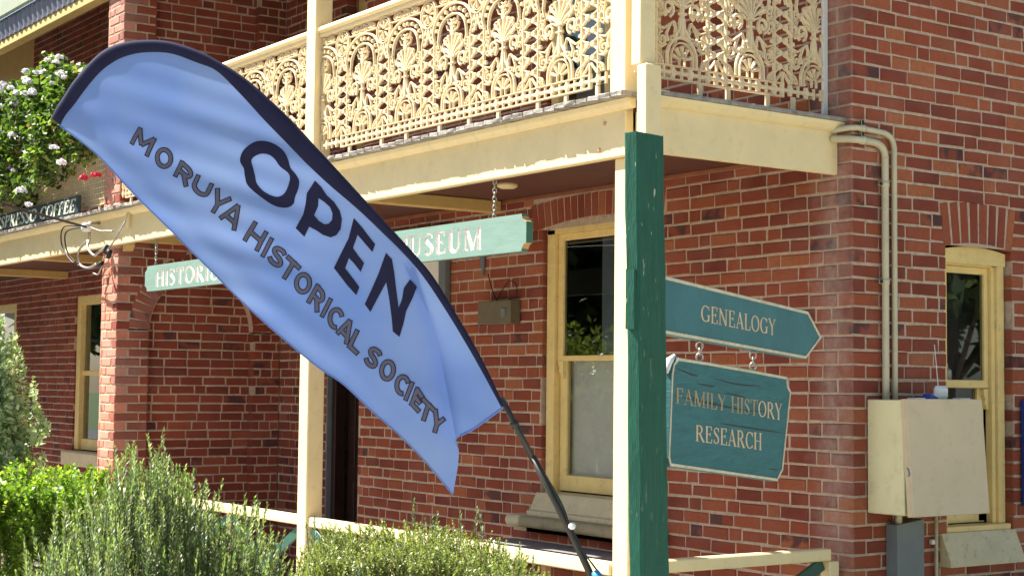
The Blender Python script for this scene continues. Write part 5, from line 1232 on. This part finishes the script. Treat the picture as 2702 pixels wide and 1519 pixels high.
hd = clump('clipped_shrub', 'rounded small-leaved shrub glowing yellow green in front of the front handrail', B1, [-.50, -.45, -.37, -.17, .04, .18, .30, .395, .49, .60], [1.10, 1.245, 1.315, 1.347, 1.34, 1.32, 1.275, 1.215, 1.15, 1.0], .34, 3700, 26, .0150, .0068, .10, M['hedge_leaf'], 62, .5, 1.0, jit=.03)
# rosemary spikes rising out of the clipped shrub
sx = np.array([-.035, .03, .05, .135, .20, .205, -.40, -.44, .01, .36, .41]); sz = np.array([1.425, 1.36, 1.375, 1.392, 1.40, 1.385, 1.36, 1.33, 1.36, 1.275, 1.235])
rs2 = plant('rosemary_shoots', tuple(B1+[0, 0, GZ]), 'few thin rosemary shoots poking up through the rounded shrub')
tip = B1+RH*sx[:, None]+WH*RNG.uniform(-.1, .1, len(sx))[:, None]; tip[:, 2] = sz; base = tip-np.array([0, 0, .22])+RNG.normal(0, .012, (len(sx), 3))
(v, q), ch = sprigs(base, tip, 70, .022, .005, 0); link('foliage', np_mesh('foliage', v, q), rs2, M['rosemary']); stems_mesh('stem', ch, .0025, rs2, M['stem'])
BY = np.array([-1.75, -4.16, 0])
clump('lime_hedge', 'bright yellow green leafy hedge behind the rosemary at the lower left', BY, [-.62, -.40, -.25, -.1, .05, .18, .27, .36], [1.30, 1.37, 1.42, 1.41, 1.43, 1.40, 1.39, 1.20], .30, 1500, 16, .036, .021, .15, M['lime_leaf'], 68, .85, .8, 'hedge', jit=.05)
BS = np.array([-2.60, -4.14, 0])
clump('silver_bush', 'grey green bush with small pale leaves at the left border', BS, [-.57, -.35, -.14, -.02, .07, .14, .20], [1.91, 2.08, 2.16, 2.195, 2.02, 1.77, 1.39], .25, 700, 16, .046, .028, .16, M['silver_leaf'], 65, .72, .7, jit=.06)
# geraniums over the far balcony railing
gr = plant('geranium', (-9.8, -1.6, 3.5), 'mass of geraniums with white blooms spilling over the far balcony railing', 'flowering plant')
gx = [-11.9, -11.05, -10.5, -10.0, -9.5, -9.13, -8.7, -8.38]; gz1 = [5.15, 5.10, 5.0, 5.02, 5.08, 5.12, 4.95, 4.8]; gz0 = [3.75, 3.72, 3.74, 3.72, 3.8, 3.86, 3.98, 4.02]
n = 7000; X = RNG.uniform(-11.9, -8.40, n); tz = RNG.uniform(0, 1, n)**.85; Z = np.interp(X, gx, gz0)+(np.interp(X, gx, gz1)-np.interp(X, gx, gz0))*tz
lump = np.sin(X*5.3)*np.sin(Z*6.1+1)+.6*np.sin(X*11+Z*9); Y = -1.52-.10-.13*np.sin(np.pi*np.clip(tz*.9+.05, 0, 1))-.09*lump+RNG.uniform(-.05, .16, n)
P = np.stack([X, Y, Z+lump*.02], 1); D = rand_unit(n)*.8+np.array([.1, -.5, .1]); Nn = rand_unit(n)*.7+np.array([-.2, -.6, .8])
v, q = leaf_arrays(P, D, Nn, RNG.uniform(.04, .085, n), RNG.uniform(.04, .08, n), .5, -.12); link('foliage', np_mesh('foliage', v, q), gr, M['geranium_leaf'])
b = MB()
for i in range(40):
    x = random.uniform(-11.8, -8.45); z1 = float(np.interp(x, gx, gz1)); b.tube([(x, -1.5, 4.05), (x+random.uniform(-.1, .1), -1.56, 4.4), (x+random.uniform(-.2, .2), -1.6, z1-.1)], [.012, .010, .005], 5)
b.build('stem', M['stem'], gr)
def bloom(c, r, mat, name='flower'):
    n = 46; d = rand_unit(n); d[:, 2] = np.abs(d[:, 2])*.8-.15; d[:, 1] -= .25; P = np.array(c)+d*r*RNG.uniform(.45, .95, (n, 1)); D = rand_unit(n)
    v, q = leaf_arrays(P-D*r*.3, D, d+rand_unit(n)*.4, np.full(n, r*.75), np.full(n, r*.7), .55, .1); link(name, np_mesh(name, v, q), gr, mat)
for i, c in enumerate([(-8.92, -1.8, 5.013), (-8.573, -1.8, 4.983), (-9.472, -1.8, 4.88), (-9.225, -1.8, 4.939), (-8.496, -1.8, 4.811), (-9.055, -1.8, 4.916), (-9.82, -1.8, 4.817), (-10.275, -1.8, 4.964), (-10.021, -1.8, 4.898), (-9.556, -1.8, 4.776), (-8.747, -1.8, 4.756), (-10.333, -1.8, 4.915), (-9.821, -1.8, 4.703), (-10.355, -1.8, 4.749), (-9.914, -1.8, 4.392), (-10.29, -1.8, 4.466), (-8.641, -1.8, 4.114), (-9.585, -1.8, 3.785), (-9.362, -1.8, 3.623), (-8.416, -1.8, 3.942), (-8.43, -1.8, 4.768), (-9.552, -1.8, 4.997), (-9.322, -1.8, 4.75), (-8.655, -1.8, 4.951)]): bloom(c, .036+.020*((i*37) % 5)/4, M['petal_white'])
for c in [(-8.024, -1.72, 3.763), (-7.713, -1.72, 3.757)]: bloom(c, .05, M['petal_red'])
for c in [(-10.105, -1.76, 4.076), (-9.943, -1.76, 4.031)]: bloom(c, .036, M['petal_lilac'])
# garden tree beyond the left border: it is what the window panes mirror
def tree(name, loc, label, h, R, n, L, mat='tree_leaf'):
    t = empty(name, loc, label, 'tree'); loc = np.array(loc, float); b = MB()
    b.tube([tuple(loc), tuple(loc+[.05, .03, h*.3]), tuple(loc+[0, .08, h*.6])], [.11, .09, .05], 8)
    for i in range(7): a = i*.9; b.tube([tuple(loc+[0, .03, h*.28]), tuple(loc+[math.cos(a)*R*.5, math.sin(a)*R*.5, h*.55]), tuple(loc+[math.cos(a)*R*.8, math.sin(a)*R*.8, h*.75])], [.045, .03, .012], 5)
    b.build('trunk', M['bark'], t); cl = rand_unit(60)*RNG.uniform(.4, 1, (60, 1)); cl[:, 2] *= .75
    c0 = loc+[0, 0, h*.66]; k = RNG.integers(0, 60, n); P = c0+cl[k]*[R*.8, R*.8, h*.36]+RNG.normal(0, .13*R, (n, 3))
    v, q = leaf_arrays(P, rand_unit(n), rand_unit(n)+[0, 0, .8], RNG.uniform(.6, 1.3, n)*L, RNG.uniform(.4, .7, n)*L, .45, .1); link('crown', np_mesh('crown', v, q), t, M[mat])
tree('garden_tree', (-8.7, -4.9, GZ), 'low garden tree beyond the left border, mirrored in the window', 2.8, 1.3, 11000, .10, 'hedge_leaf')
for i, (x, y, h, R) in enumerate(((-14.5, -8.6, 7.5, 3.0), (-20.5, -12.5, 9.0, 3.6), (-19.0, -6.6, 7.0, 2.6), (-27, -9.5, 9, 3.6), (8.5, 11.5, 7.5, 3.0), (5.2, 15.0, 8.5, 3.2), (-23.5, -4.3, 7.5, 3.0), (-11.5, -12.5, 8.0, 3.2))):  # unseen trees, added so the panes mirror dark leaves instead of sky
    tree('reflection_tree', (x, y, GZ), ('broad unseen tree added left of the picture to darken the front window', 'tall unseen tree added across the road, mirrored above the garden tree', 'unseen tree added beyond the cafe, outside the left border', 'far unseen tree added at the end of the road, outside the left border', 'unseen tree added right of the picture to darken the side window', 'taller unseen tree added behind the corner, outside the right border', 'unseen tree added past the end of the cafe to darken its windows', 'unseen tree added nearest the camera across the road, outside the left border')[i], h, R, 9000, .42)
for x, z in ((-.52, 3.19), (-.47, 3.335)):
    b = MB(); b.tube([(x, YF+.002, z), (x, YF-.004, z), (x, YF-.006, z)], [.014, .013, .006], 9); b.build('timber_knot', M['wood_raw'], ver, True)
